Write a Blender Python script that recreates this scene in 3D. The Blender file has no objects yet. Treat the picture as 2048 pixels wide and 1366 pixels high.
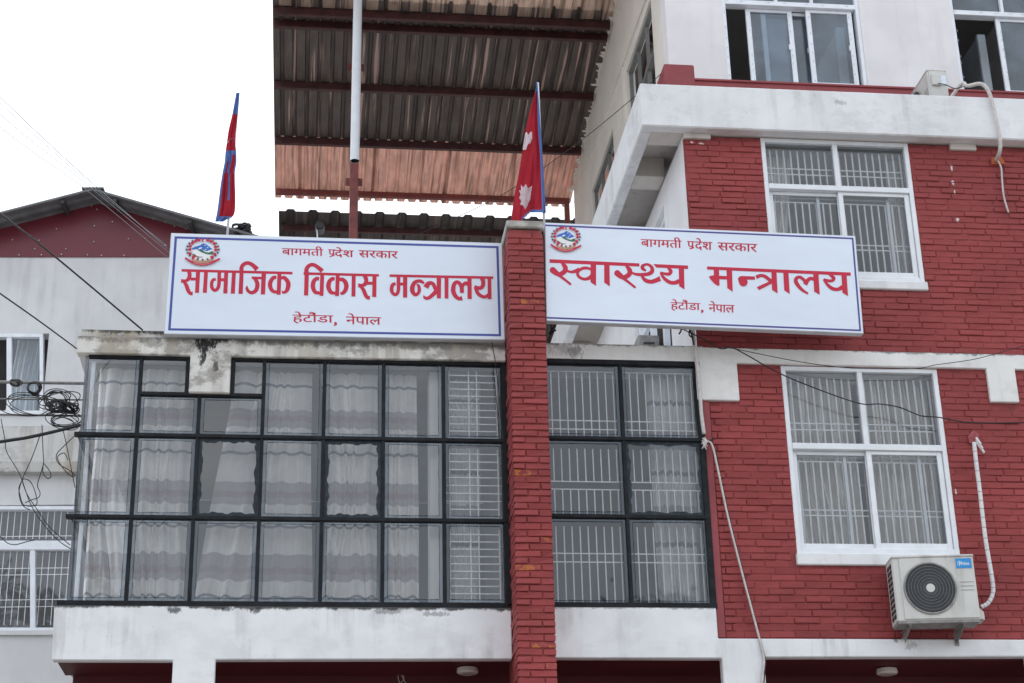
import bpy, bmesh, math, random
from mathutils import Vector, Matrix
from mathutils.geometry import tessellate_polygon
R_ = math.radians
rnd = random.Random(7)
C = bpy.context.scene.collection
sc = bpy.context.scene

# ------------------------------------------------------------------ camera
F_PX, PITCH, YAW, ROLL = 3451.9, 0.397625, 0.1225745, -0.0242186
CAM = Vector((0, 0, 1.6))
cy, sy, cp, sp = math.cos(YAW), math.sin(YAW), math.cos(PITCH), math.sin(PITCH)
FW = Vector((sy*cp, cy*cp, sp)); r0 = Vector((cy, -sy, 0)); u0 = r0.cross(FW)
RT = r0*math.cos(ROLL) + u0*math.sin(ROLL); UP = -r0*math.sin(ROLL) + u0*math.cos(ROLL)
cam = bpy.data.objects.new('camera', bpy.data.cameras.new('camera')); C.objects.link(cam)
cam.data.sensor_width = 36; cam.data.lens = F_PX/2048*36; cam.data.clip_start = .1; cam.data.clip_end = 3000
m = Matrix((RT, UP, -FW)).transposed().to_4x4(); m.translation = CAM
cam.matrix_world = m; sc.camera = cam

# ------------------------------------------------------------------ sky, sun, exposure
SUN_EL, SUN_ROT = R_(58), R_(25)
world = bpy.data.worlds.new('World'); sc.world = world; world.use_nodes = True
wn = world.node_tree.nodes; wl = world.node_tree.links
bg = wn['Background']
sky = wn.new('ShaderNodeTexSky'); sky.sky_type = 'NISHITA'; sky.sun_disc = False
sky.sun_elevation = SUN_EL; sky.sun_rotation = SUN_ROT; sky.dust_density = 6; sky.air_density = 1.0
mixw = wn.new('ShaderNodeMixRGB'); mixw.inputs[0].default_value = .72
mixw.inputs[2].default_value = (11.6, 12.1, 12.85, 1)      # the even white cloud cover
wl.new(sky.outputs[0], mixw.inputs[1]); wl.new(mixw.outputs[0], bg.inputs[0])
bg.inputs[1].default_value = .125
sun = bpy.data.objects.new('sun', bpy.data.lights.new('sun', 'SUN')); C.objects.link(sun)
sun.data.energy = .6; sun.data.angle = R_(14); sun.data.color = (1, .96, .9)
sd = Vector((math.sin(SUN_ROT)*math.cos(SUN_EL), math.cos(SUN_ROT)*math.cos(SUN_EL), math.sin(SUN_EL)))
sun.rotation_euler = sd.to_track_quat('Z', 'Y').to_euler()
sc.view_settings.view_transform = 'Standard'; sc.view_settings.look = 'None'
sc.view_settings.exposure = .30; sc.view_settings.gamma = 1; sc.view_settings.use_curve_mapping = False
sc.cycles.max_bounces = 8; sc.cycles.transparent_max_bounces = 16

# ------------------------------------------------------------------ helpers
def ray(px, py): return RT*((px-1024)/F_PX) - UP*((py-683)/F_PX) + FW
def at(px, py, Y=14.0):
    d = ray(px, py); return CAM + d*((Y-CAM.y)/d.y)
def atX(px, py, X):
    d = ray(px, py); return CAM + d*((X-CAM.x)/d.x)
def atZ(px, py, Z):
    d = ray(px, py); return CAM + d*((Z-CAM.z)/d.z)
def atP(px, py, P, N):
    d = ray(px, py); return CAM + d*((P-CAM).dot(N)/d.dot(N))
def dist(p): return (p-CAM).length
def inframe(p, mgn=.02):
    d = p-CAM; z = d.dot(FW); x = d.dot(RT)/z*F_PX/1024; y = d.dot(UP)/z*F_PX/683
    return abs(x) < 1+mgn and abs(y) < 1+mgn

class MB:
    """collects faces; build() links them as one mesh object"""
    def __init__(s): s.v = []; s.f = []; s.mi = []; s.cur = 0
    def face(s, pts):
        n = len(s.v); s.v += [Vector(p) for p in pts]; s.f.append(list(range(n, n+len(pts)))); s.mi.append(s.cur); return s
    def add(s, vs, fs):
        n = len(s.v); s.v += [Vector(p) for p in vs]
        for f in fs: s.f.append([i+n for i in f]); s.mi.append(s.cur)
        return s
    def box(s, x0, x1, y0, y1, z0, z1):
        return s.add([(x0,y0,z0),(x1,y0,z0),(x1,y1,z0),(x0,y1,z0),(x0,y0,z1),(x1,y0,z1),(x1,y1,z1),(x0,y1,z1)],
                     [(3,2,1,0),(4,5,6,7),(0,1,5,4),(1,2,6,5),(2,3,7,6),(3,0,4,7)])
    def beam(s, a, b, w, h, up=Vector((0,0,1))):
        a, b = Vector(a), Vector(b); d = (b-a).normalized(); x = d.cross(up)
        if x.length < 1e-4: x = d.cross(Vector((0,1,0)))
        x.normalize(); y = x.cross(d); x = x*w/2; y = y*h/2
        return s.add([a-x-y,a+x-y,a+x+y,a-x+y,b-x-y,b+x-y,b+x+y,b-x+y],
                     [(0,1,2,3),(7,6,5,4),(4,5,1,0),(5,6,2,1),(6,7,3,2),(7,4,0,3)])
    def tube(s, pts, r, seg=8, caps=True):
        pts = [Vector(p) for p in pts]; n = len(pts); rs = r if isinstance(r, (list, tuple)) else [r]*n
        rings = []; ref = None
        for i, p in enumerate(pts):
            t = (pts[min(i+1, n-1)] - pts[max(i-1, 0)]).normalized()
            if ref is None:
                ref = t.cross(Vector((0,0,1)))
                if ref.length < .05: ref = t.cross(Vector((1,0,0)))
            ref = (ref - t*ref.dot(t)).normalized(); bi = t.cross(ref)
            rings.append([p + (ref*math.cos(2*math.pi*k/seg) + bi*math.sin(2*math.pi*k/seg))*rs[i] for k in range(seg)])
        b = len(s.v)
        for rg in rings: s.v += rg
        for i in range(n-1):
            for k in range(seg):
                k2 = (k+1) % seg
                s.f.append([b+i*seg+k, b+i*seg+k2, b+(i+1)*seg+k2, b+(i+1)*seg+k]); s.mi.append(s.cur)
        if caps:
            s.f.append([b+k for k in range(seg)][::-1]); s.mi.append(s.cur)
            s.f.append([b+(n-1)*seg+k for k in range(seg)]); s.mi.append(s.cur)
        return s
    def prism(s, poly, d):
        """flat polygon (world points) pushed along d"""
        poly = [Vector(p) for p in poly]; d = Vector(d); n = len(poly)
        tri = tessellate_polygon([poly]); b = len(s.v)
        s.v += poly + [p+d for p in poly]
        for t in tri:
            s.f.append([b+i for i in t]); s.mi.append(s.cur)
            s.f.append([b+n+i for i in t][::-1]); s.mi.append(s.cur)
        for i in range(n):
            j = (i+1) % n
            s.f.append([b+i, b+j, b+n+j, b+n+i]); s.mi.append(s.cur)
        return s
    def flat(s, poly):
        poly = [Vector(p) for p in poly]
        return s.add(poly, tessellate_polygon([poly]))
    def mesh(s, name, bev=0, smooth=False, recalc=True):
        me = bpy.data.meshes.new(name); me.from_pydata(s.v, [], s.f); me.polygons.foreach_set('material_index', s.mi)
        if bev or recalc:
            bm = bmesh.new(); bm.from_mesh(me)
            if recalc:
                bmesh.ops.remove_doubles(bm, verts=bm.verts, dist=1e-5)
                bmesh.ops.recalc_face_normals(bm, faces=bm.faces)
            if bev:
                es = [e for e in bm.edges if len(e.link_faces) == 2 and e.calc_face_angle(0) > .5]
                bmesh.ops.bevel(bm, geom=es, offset=bev, segments=1, affect='EDGES', clamp_overlap=True)
            bm.to_mesh(me); bm.free()
        if smooth: me.polygons.foreach_set('use_smooth', [True]*len(me.polygons))
        me.update(); return me
    def build(s, name, mat, parent=None, bev=0, smooth=False, recalc=True):
        return link(name, s.mesh(name, bev, smooth, recalc), mat, parent)

BASE = {}
def link(name, me, mat, parent=None, loc=None, scale=None, rot=None):
    o = bpy.data.objects.new(name, me); C.objects.link(o)
    if mat is not None and me is not None and len(me.materials) == 0:
        for mm in (mat if isinstance(mat, (list, tuple)) else [mat]): me.materials.append(mm)
    if loc is not None: o.location = loc
    if scale is not None: o.scale = scale
    if rot is not None: o.rotation_euler = rot
    if parent is not None:
        o.parent = parent
        if parent.name in BASE: o.matrix_parent_inverse = Matrix.Translation(-BASE[parent.name])
        elif parent.location.length > 0 or tuple(parent.scale) != (1,1,1):
            o.matrix_parent_inverse = parent.matrix_basis.inverted()
    return o
def tag(o, label, cat=None, group=None, kind=None):
    if label: o['label'] = label
    if cat: o['category'] = cat
    if group: o['group'] = group
    if kind: o['kind'] = kind
    return o
def thing(name, label, cat, loc=(0,0,0), group=None):
    o = bpy.data.objects.new(name, None); C.objects.link(o); o.location = loc; o.empty_display_size = .2
    BASE[o.name] = Vector(loc); return tag(o, label, cat, group)

def catmull(pts, n=6):
    """smooth through points of any dimension"""
    out = []; P = [pts[0]] + list(pts) + [pts[-1]]
    for i in range(1, len(P)-2):
        for k in range(n):
            t = k/n; a, b, c, d = P[i-1], P[i], P[i+1], P[i+2]
            out.append(tuple(.5*((2*b[j]) + (c[j]-a[j])*t + (2*a[j]-5*b[j]+4*c[j]-d[j])*t*t + (3*b[j]-a[j]-3*c[j]+d[j])*t**3) for j in range(len(a))))
    out.append(tuple(pts[-1])); return out

# ------------------------------------------------------------------ materials
def nodes_of(name):
    mt = bpy.data.materials.new(name); mt.use_nodes = True
    nt = mt.node_tree; b = nt.nodes['Principled BSDF']; return mt, nt, b
def N(nt, t, **kw):
    n = nt.nodes.new(t)
    for k, v in kw.items(): setattr(n, k, v)
    return n
def noise(nt, scale, detail=4, vec=None, rough=.55):
    n = N(nt, 'ShaderNodeTexNoise'); n.inputs['Scale'].default_value = scale; n.inputs['Detail'].default_value = detail
    n.inputs['Roughness'].default_value = rough
    if vec is not None: nt.links.new(vec, n.inputs['Vector'])
    return n.outputs['Fac']
def mapping(nt, scale, src=None, loc=(0,0,0)):
    mp = N(nt, 'ShaderNodeMapping'); mp.inputs['Scale'].default_value = scale; mp.inputs['Location'].default_value = loc
    if src is None: src = N(nt, 'ShaderNodeNewGeometry').outputs['Position']
    nt.links.new(src, mp.inputs['Vector']); return mp.outputs[0]
def ramp(nt, fac, a, b):
    r = N(nt, 'ShaderNodeMapRange'); r.interpolation_type = 'SMOOTHSTEP'
    r.inputs['From Min'].default_value = a; r.inputs['From Max'].default_value = b
    nt.links.new(fac, r.inputs['Value']); return r.outputs['Result']
def mixc(nt, fac, c1, c2, blend='MIX'):
    x = N(nt, 'ShaderNodeMixRGB', blend_type=blend)
    for i, c in ((0, fac), (1, c1), (2, c2)):
        if isinstance(c, (int, float)): x.inputs[i].default_value = c
        elif isinstance(c, (tuple, list)): x.inputs[i].default_value = (*c[:3], 1)
        else: nt.links.new(c, x.inputs[i])
    return x.outputs[0]
def math_(nt, op, a, b=None, clamp=False):
    x = N(nt, 'ShaderNodeMath', operation=op, use_clamp=clamp)
    for i, c in ((0, a), (1, b)):
        if c is None: continue
        if isinstance(c, (int, float)): x.inputs[i].default_value = c
        else: nt.links.new(c, x.inputs[i])
    return x.outputs[0]
def bump(nt, b, h, strength=.3, d=.01):
    bn = N(nt, 'ShaderNodeBump'); bn.inputs['Strength'].default_value = strength; bn.inputs['Distance'].default_value = d
    nt.links.new(h, bn.inputs['Height']); nt.links.new(bn.outputs[0], b.inputs['Normal'])
def mul(c, k): return tuple(min(1, x*k) for x in c)

def pmat(name, col, rough=.6, var=.12, scale=4, bmp=.15, bscale=80, metal=0, spec=.4, rand=0):
    mt, nt, b = nodes_of(name)
    pos = N(nt, 'ShaderNodeNewGeometry').outputs['Position']
    f = noise(nt, scale, 5, pos)
    c = mixc(nt, ramp(nt, f, .3, .7), mul(col, 1-var), mul(col, 1+var))
    if rand:
        oi = N(nt, 'ShaderNodeObjectInfo').outputs['Random']
        c = mixc(nt, 1, c, mixc(nt, oi, (1-rand,)*3, (1+rand,)*3), 'MULTIPLY')
    nt.links.new(c, b.inputs['Base Color']); b.inputs['Roughness'].default_value = rough; b.inputs['Metallic'].default_value = metal
    b.inputs['Specular IOR Level'].default_value = spec
    if bmp: bump(nt, b, noise(nt, bscale, 3, pos), bmp, .004)
    return mt

def plaster(name, col=(.74,.745,.75), grime=.25, grimecol=(.30,.28,.25), mould=(), streak=.5, top=None, blot=0):
    """painted plaster: patchy tone, rain streaks, dark mould patches given as (point, rx, rz, amount)"""
    mt, nt, b = nodes_of(name)
    pos = N(nt, 'ShaderNodeNewGeometry').outputs['Position']
    c = mixc(nt, ramp(nt, noise(nt, 2.2, 6, pos), .3, .72), mul(col, .93), mul(col, 1.04))
    st = ramp(nt, noise(nt, 1, 5, mapping(nt, (9, 9, .7), pos)), .46, .70)
    pa = ramp(nt, noise(nt, 1.7, 6, pos, .65), .38, .64)
    c = mixc(nt, math_(nt, 'MULTIPLY', math_(nt, 'MULTIPLY', st, pa), grime*streak*2, True), c, grimecol)
    sp_ = ramp(nt, noise(nt, 38, 4, pos, .7), .62, .72)
    c = mixc(nt, math_(nt, 'MULTIPLY', math_(nt, 'MULTIPLY', sp_, ramp(nt, noise(nt, 3.1, 3, pos), .5, .7)), grime*1.3, True), c, (.13,.125,.12))
    if top is not None:      # grime that runs down from a ledge at height top
        sep = N(nt, 'ShaderNodeSeparateXYZ'); nt.links.new(pos, sep.inputs[0])
        g = math_(nt, 'SUBTRACT', 1, math_(nt, 'DIVIDE', math_(nt, 'SUBTRACT', top[0], sep.outputs['Z']), top[1]), True)
        g = math_(nt, 'ADD', math_(nt, 'MULTIPLY', noise(nt, 1, 9, mapping(nt, (11, 11, 7), pos), .75), 1.5), g)
        g = math_(nt, 'ADD', g, math_(nt, 'MULTIPLY', noise(nt, 1.1, 2, pos), .9))
        c = mixc(nt, math_(nt, 'MULTIPLY', ramp(nt, g, 1.80, 2.12), top[2], True), c, (.05,.048,.046))
    if blot:
        bl = ramp(nt, math_(nt, 'ADD', math_(nt, 'MULTIPLY', noise(nt, 5, 8, mapping(nt, (1,1,1.6), pos), .72), .7), math_(nt, 'MULTIPLY', noise(nt, 1.3, 3, pos), .5)), .60, .70)
        c = mixc(nt, math_(nt, 'MULTIPLY', bl, blot), c, (.24,.225,.20))
        ye = ramp(nt, noise(nt, 1, 4, mapping(nt, (4,4,.8), pos, (3,2,1))), .54, .66)
        c = mixc(nt, math_(nt, 'MULTIPLY', ye, blot*.5), c, (.50,.43,.32))
    fine = noise(nt, 30, 9, mapping(nt, (1, 1, .5), pos), .8)
    for (p, rx, rz, am) in mould:
        mp = N(nt, 'ShaderNodeVectorMath', operation='SUBTRACT'); nt.links.new(pos, mp.inputs[0]); mp.inputs[1].default_value = p
        ms = N(nt, 'ShaderNodeVectorMath', operation='MULTIPLY'); nt.links.new(mp.outputs[0], ms.inputs[0]); ms.inputs[1].default_value = (1/rx, 0, 1/rz)
        ml = N(nt, 'ShaderNodeVectorMath', operation='LENGTH'); nt.links.new(ms.outputs[0], ml.inputs[0])
        v = math_(nt, 'ADD', math_(nt, 'MULTIPLY', fine, 2.6), math_(nt, 'MULTIPLY', ml.outputs['Value'], -.9))
        c = mixc(nt, math_(nt, 'MULTIPLY', ramp(nt, v, .78, 1.0), am, True), c, (.028,.027,.027))
    nt.links.new(c, b.inputs['Base Color']); b.inputs['Roughness'].default_value = .75; b.inputs['Specular IOR Level'].default_value = .25
    bump(nt, b, math_(nt, 'ADD', noise(nt, 60, 4, pos), math_(nt, 'MULTIPLY', noise(nt, 9, 3, pos), 2)), .22, .004)
    return mt

SPLASH = [(tuple(at(x, y, 14)), rx, rz) for x, y, rx, rz in ((1903,335,.02,.07), (1906,365,.025,.06), (1909,385,.015,.05), (1915,440,.03,.05), (1383,285,.03,.02), (1402,287,.05,.018), (1858,720,.02,.02), (1912,985,.015,.06), (1916,1050,.012,.06))]
def brickmat(name, chip=0, base=(.268,.047,.048)):
    mt, nt, b = nodes_of(name)
    pos = N(nt, 'ShaderNodeNewGeometry').outputs['Position']
    oi = N(nt, 'ShaderNodeObjectInfo').outputs['Random']
    big = ramp(nt, noise(nt, 1.4, 5, pos), .3, .7)
    c = mixc(nt, big, mul(base, .88), mul(base, 1.1))
    cell = N(nt, 'ShaderNodeTexWhiteNoise'); sn = N(nt, 'ShaderNodeVectorMath', operation='SNAP'); sn.inputs[1].default_value = (.115,.5,.0612)
    nt.links.new(pos, sn.inputs[0]); nt.links.new(sn.outputs[0], cell.inputs['Vector'])
    c = mixc(nt, 1, c, mixc(nt, noise(nt, 7, 1, pos), (.9,)*3, (1.1,)*3), 'MULTIPLY')
    c = mixc(nt, 1, c, mixc(nt, oi, (.88,.88,.88), (1.12,1.14,1.14)), 'MULTIPLY')
    d = ramp(nt, noise(nt, 22, 6, pos, .7), .6, .75)
    c = mixc(nt, math_(nt, 'MULTIPLY', d, .35), c, (.13,.03,.03))
    pale = ramp(nt, noise(nt, 1, 4, mapping(nt, (14,14,1.2), pos)), .68, .8)
    c = mixc(nt, math_(nt, 'MULTIPLY', pale, .12), c, (.5,.3,.29))
    if chip:
        e = ramp(nt, noise(nt, 19, 6, pos, .65), .52, .54)
        c = mixc(nt, math_(nt, 'MULTIPLY', e, chip), c, (.42,.13,.035))
    for (p, rx, rz) in SPLASH:
        mp = N(nt, 'ShaderNodeVectorMath', operation='SUBTRACT'); nt.links.new(pos, mp.inputs[0]); mp.inputs[1].default_value = p
        ms = N(nt, 'ShaderNodeVectorMath', operation='MULTIPLY'); nt.links.new(mp.outputs[0], ms.inputs[0]); ms.inputs[1].default_value = (1/rx, 0, 1/rz)
        ml = N(nt, 'ShaderNodeVectorMath', operation='LENGTH'); nt.links.new(ms.outputs[0], ml.inputs[0])
        v = math_(nt, 'SUBTRACT', noise(nt, 40, 6, pos, .7), math_(nt, 'MULTIPLY', ml.outputs['Value'], .45))
        c = mixc(nt, ramp(nt, v, .27, .34), c, (.62,.55,.55))
    nt.links.new(c, b.inputs['Base Color']); b.inputs['Roughness'].default_value = .62; b.inputs['Specular IOR Level'].default_value = .3
    bump(nt, b, math_(nt, 'ADD', noise(nt, 45, 5, pos), noise(nt, 14, 3, pos)), .5, .006)
    return mt

def glassmat(name, tint=(.965,.975,.985), dust=.015, dustcol=(.42,.47,.52), refl=1.0, stain=0):
    mt = bpy.data.materials.new(name); mt.use_nodes = True; nt = mt.node_tree; nt.nodes.clear()
    out = N(nt, 'ShaderNodeOutputMaterial'); tr = N(nt, 'ShaderNodeBsdfTransparent'); gl = N(nt, 'ShaderNodeBsdfGlossy'); df = N(nt, 'ShaderNodeBsdfDiffuse')
    tr.inputs[0].default_value = (*tint, 1); gl.inputs['Roughness'].default_value = .02; gl.inputs[0].default_value = (.93,.97,1,1); df.inputs[0].default_value = (*dustcol, 1)
    pos = N(nt, 'ShaderNodeNewGeometry').outputs['Position']
    m1 = N(nt, 'ShaderNodeMixShader'); m2 = N(nt, 'ShaderNodeMixShader')
    fr = N(nt, 'ShaderNodeFresnel'); fr.inputs[0].default_value = 1.5
    f2 = math_(nt, 'MULTIPLY', fr.outputs[0], 1.75*refl, True)
    dn = math_(nt, 'MULTIPLY', ramp(nt, noise(nt, 3, 5, pos), .2, .8), dust*2)
    if stain:
        s_ = ramp(nt, noise(nt, 1, 6, mapping(nt, (5,5,2.2), pos), .65), .5, .75)
        dn = math_(nt, 'ADD', dn, math_(nt, 'MULTIPLY', s_, stain), True)
    nt.links.new(dn, m1.inputs[0]); nt.links.new(tr.outputs[0], m1.inputs[1]); nt.links.new(df.outputs[0], m1.inputs[2])
    nt.links.new(f2, m2.inputs[0]); nt.links.new(m1.outputs[0], m2.inputs[1]); nt.links.new(gl.outputs[0], m2.inputs[2])
    bn = N(nt, 'ShaderNodeBump'); bn.inputs['Strength'].default_value = .04; bn.inputs['Distance'].default_value = .02
    nt.links.new(noise(nt, 2.5, 1, pos), bn.inputs['Height']); nt.links.new(bn.outputs[0], gl.inputs['Normal'])
    nt.links.new(m2.outputs[0], out.inputs[0]); return mt

def clothmat(name, col, bands=None, trans=.25, rough=.85, sheer=0):
    """cloth; bands = list of (z0, z1, colour) woven or printed across it"""
    mt, nt, b = nodes_of(name); out = nt.nodes['Material Output']
    pos = N(nt, 'ShaderNodeNewGeometry').outputs['Position']
    c = mixc(nt, ramp(nt, noise(nt, 5, 4, pos), .3, .7), mul(col, .94), mul(col, 1.03))
    if bands:
        sep = N(nt, 'ShaderNodeSeparateXYZ'); nt.links.new(pos, sep.inputs[0]); z = sep.outputs['Z']
        z = math_(nt, 'ADD', z, math_(nt, 'MULTIPLY', noise(nt, 5, 2, pos), .01))
        for (a, d, cc, am) in bands:
            k = math_(nt, 'MULTIPLY', ramp(nt, z, a-.006, a+.006), ramp(nt, z, d+.006, d-.006))
            if am < .9:
                k = math_(nt, 'MULTIPLY', k, ramp(nt, noise(nt, 1, 4, mapping(nt, (3,3,60), pos)), .2, .55))
            c = mixc(nt, math_(nt, 'MULTIPLY', k, am), c, cc)
        vn = N(nt, 'ShaderNodeTexVoronoi', feature='DISTANCE_TO_EDGE'); vn.inputs['Scale'].default_value = 9; nt.links.new(pos, vn.inputs['Vector'])
        c = mixc(nt, math_(nt, 'MULTIPLY', ramp(nt, vn.outputs['Distance'], .03, .01), .10), c, (.3,.3,.3))
    nt.links.new(c, b.inputs['Base Color']); b.inputs['Roughness'].default_value = rough; b.inputs['Specular IOR Level'].default_value = .15
    t = N(nt, 'ShaderNodeBsdfTranslucent'); nt.links.new(c, t.inputs[0]); mx = N(nt, 'ShaderNodeMixShader'); mx.inputs[0].default_value = trans
    nt.links.new(b.outputs[0], mx.inputs[1]); nt.links.new(t.outputs[0], mx.inputs[2]); nt.links.new(mx.outputs[0], out.inputs[0])
    if sheer:      # thin weave: seen square on, some of the dark room shows through; along the folds it closes up
        lw = N(nt, 'ShaderNodeLayerWeight'); lw.inputs['Blend'].default_value = .5
        al = math_(nt, 'SUBTRACT', 1, math_(nt, 'MULTIPLY', math_(nt, 'SUBTRACT', 1, ramp(nt, lw.outputs['Facing'], .10, .55)), sheer), True)
        tp = N(nt, 'ShaderNodeBsdfTransparent'); m3 = N(nt, 'ShaderNodeMixShader'); nt.links.new(al, m3.inputs[0])
        nt.links.new(tp.outputs[0], m3.inputs[1]); nt.links.new(mx.outputs[0], m3.inputs[2]); nt.links.new(m3.outputs[0], out.inputs[0])
    bump(nt, b, noise(nt, 160, 2, pos), .15, .002)
    return mt

def sheetmat(name, col, streakcol, amount, trans=.0, dirt_shade=.5):
    mt, nt, b = nodes_of(name); out = nt.nodes['Material Output']
    pos = N(nt, 'ShaderNodeNewGeometry').outputs['Position']
    st = ramp(nt, noise(nt, 1, 3, mapping(nt, (19, .45, .45), pos)), .58, .66)
    c = mixc(nt, ramp(nt, noise(nt, 3, 5, mapping(nt, (3, 1, 1), pos)), .3, .7), mul(col, .8), mul(col, 1.2))
    c = mixc(nt, math_(nt, 'MULTIPLY', st, amount), c, streakcol)
    c = mixc(nt, math_(nt, 'MULTIPLY', ramp(nt, noise(nt, 1, 5, mapping(nt, (24, .9, .9), pos, (3,1,0))), .50, .66), dirt_shade), c, mul(col, .35))  # dark lines along the ribs: dirt plus groove shade put into the colour
    nt.links.new(c, b.inputs['Base Color']); b.inputs['Roughness'].default_value = .55
    if trans:
        t = N(nt, 'ShaderNodeBsdfTranslucent'); nt.links.new(c, t.inputs[0]); mx = N(nt, 'ShaderNodeMixShader'); mx.inputs[0].default_value = trans
        nt.links.new(b.outputs[0], mx.inputs[1]); nt.links.new(t.outputs[0], mx.inputs[2]); nt.links.new(mx.outputs[0], out.inputs[0])
    return mt

M = {}
M['white'] = plaster('white_plaster', (.76,.77,.78), .25, blot=.12)
M['whiteclean'] = plaster('clean_white_plaster', (.77,.765,.775), .1, streak=.25)
M['sidewall'] = plaster('canopy_tinted_plaster', (.74,.70,.64), .12, streak=.3)  # white plaster; the cream tint paints in warm light bounced off the canopy
M['neigh'] = plaster('neighbour_plaster', (.66,.67,.68), .25, streak=.5)
M['redpaint'] = pmat('red_masonry_paint', (.27,.055,.062), .6, .12, 3, .25, 60)
M['redback'] = pmat('painted_mortar', (.235,.043,.044), .75, .25, 10, .4, 60)
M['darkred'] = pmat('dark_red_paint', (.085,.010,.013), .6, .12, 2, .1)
M['brick'] = brickmat('painted_brick'); M['brickchip'] = brickmat('chipped_painted_brick', .9)
M['blackmetal'] = pmat('black_painted_steel', (.018,.02,.023), .6, .25, 12, .15, 90, spec=.12)
M['putty'] = pmat('dark_glazing_putty', (.035,.045,.055), .7, .3, 20, .2, spec=.2)
M['alu'] = pmat('white_aluminium', (.74,.77,.80), .4, .05, 6, .05, 40)
M['upvc'] = pmat('white_plastic_profile', (.76,.80,.85), .35, .05, 9, .03)
M['grille'] = pmat('white_grille_paint', (.82,.83,.84), .5, .08, 9, .05)
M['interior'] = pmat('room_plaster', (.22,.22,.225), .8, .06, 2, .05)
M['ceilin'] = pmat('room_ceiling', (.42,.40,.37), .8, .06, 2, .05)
M['concrete'] = plaster('weathered_concrete', (.48,.47,.44), .6, top=(8.52, .2, .5), blot=.7)
M['glass'] = glassmat('window_glass'); M['glassstain'] = glassmat('stained_window_glass', dust=.03, dustcol=(.15,.135,.105), stain=.75)
M['panemargin'] = glassmat('bluish_pane_margin', tint=(.58,.63,.68), dust=.03, dustcol=(.15,.19,.23), refl=.6)  # darker bluish strip along the edges of the panes
M['glassdust'] = glassmat('dusty_window_glass', dust=.03)
M['glassblue'] = glassmat('bluish_window_glass', tint=(.72,.80,.88), dust=.12, dustcol=(.33,.45,.58))
M['purlin'] = pmat('red_oxide_steel', (.055,.016,.017), .5, .3, 9, .15)
M['postred'] = pmat('red_oxide_post', (.185,.048,.042), .5, .2, 8, .15)
M['pvc'] = pmat('pale_plastic_pipe', (.68,.72,.76), .35, .05, 5, .03)
M['sheetdark'] = sheetmat('dark_brown_roof_sheet', (.095,.074,.065), (.56,.37,.31), .8)  # dark brown sheet with thin pinkish streaks
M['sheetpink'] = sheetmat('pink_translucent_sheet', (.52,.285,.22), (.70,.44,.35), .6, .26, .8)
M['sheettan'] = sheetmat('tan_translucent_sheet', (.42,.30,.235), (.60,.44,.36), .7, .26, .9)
M['sheetblack'] = sheetmat('black_roof_sheet', (.062,.053,.050), (.24,.17,.145), .5)
M['roofgrey'] = pmat('grey_roof_sheet', (.13,.135,.14), .5, .2, 6, .1)
M['maroon'] = pmat('maroon_cladding', (.145,.022,.035), .32, .08, 2, .04)
M['rod'] = pmat('dull_grey_steel', (.22,.215,.21), .55, .2, 20, .1)
M['steel'] = pmat('galvanised_steel', (.45,.45,.45), .45, .15, 20, .1, metal=.3)
M['cable'] = pmat('black_cable', (.018,.018,.020), .55, .2, 30, 0)
M['skywire'] = pmat('sky_washed_wire', (.27,.29,.31), .6, .1, 9, 0)  # grey wire, paled in its colour for the wash-out against bright sky
M['palecable'] = pmat('pale_hose', (.55,.52,.50), .6, .12, 25, .2)
M['wrap'] = pmat('white_wrapped_hose', (.66,.66,.66), .6, .1, 40, .4, 60)
M['acbody'] = plaster('off_white_casing', (.60,.60,.575), .35, streak=.8, blot=.10)
M['acdark'] = pmat('dark_grille', (.035,.037,.042), .5, .15, 9, 0)
M['acwire'] = pmat('grey_guard_wire', (.16,.17,.18), .45, .05, 9, 0)
M['acblue'] = pmat('blue_sticker', (.02,.26,.60), .4, .03, 9, 0)
M['bracket'] = pmat('grey_bracket', (.26,.255,.245), .55, .2, 15, .15)
M['vinyl'] = pmat('white_vinyl', (.69,.765,.86), .38, .025, .9, .0, spec=.4)
def vinyl_waves():
    nt = M['vinyl'].node_tree; b = nt.nodes['Principled BSDF']; pos = N(nt, 'ShaderNodeNewGeometry').outputs['Position']
    h = math_(nt, 'ADD', noise(nt, 1, 2, mapping(nt, (1.5, 1, 2.6), pos)), math_(nt, 'MULTIPLY', noise(nt, 1, 3, mapping(nt, (5, 1, 9), pos)), .12)); bump(nt, b, h, .5, .035)
vinyl_waves()
M['vinylred'] = pmat('red_vinyl', (.53,.03,.064), .45, .04, 3, 0, spec=.2)
M['vinylblue'] = pmat('blue_vinyl', (.055,.075,.32), .42, .05, 3, 0)
M['vinylviolet'] = pmat('violet_blue_vinyl', (.07,.06,.26), .42, .05, 3, 0)
M['signside'] = pmat('sign_frame', (.55,.57,.60), .45, .08, 8, 0)
M['flagred'] = clothmat('crimson_cloth', (.48,.035,.055), trans=.58)
M['flagblue'] = clothmat('blue_cloth', (.13,.22,.50), trans=.4)
M['flagwhite'] = clothmat('white_cloth', (.68,.58,.62), trans=.2)
M['pole'] = pmat('white_pole', (.72,.74,.78), .4, .05, 5, 0)
M['lamp'] = pmat('cream_lamp_housing', (.62,.57,.50), .4, .12, 9, .05)
M['partition'] = pmat('grey_partition', (.42,.45,.48), .5, .05, 4, 0)
M['partedge'] = pmat('white_partition_edge', (.75,.80,.84), .4, .03, 4, 0)

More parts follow.
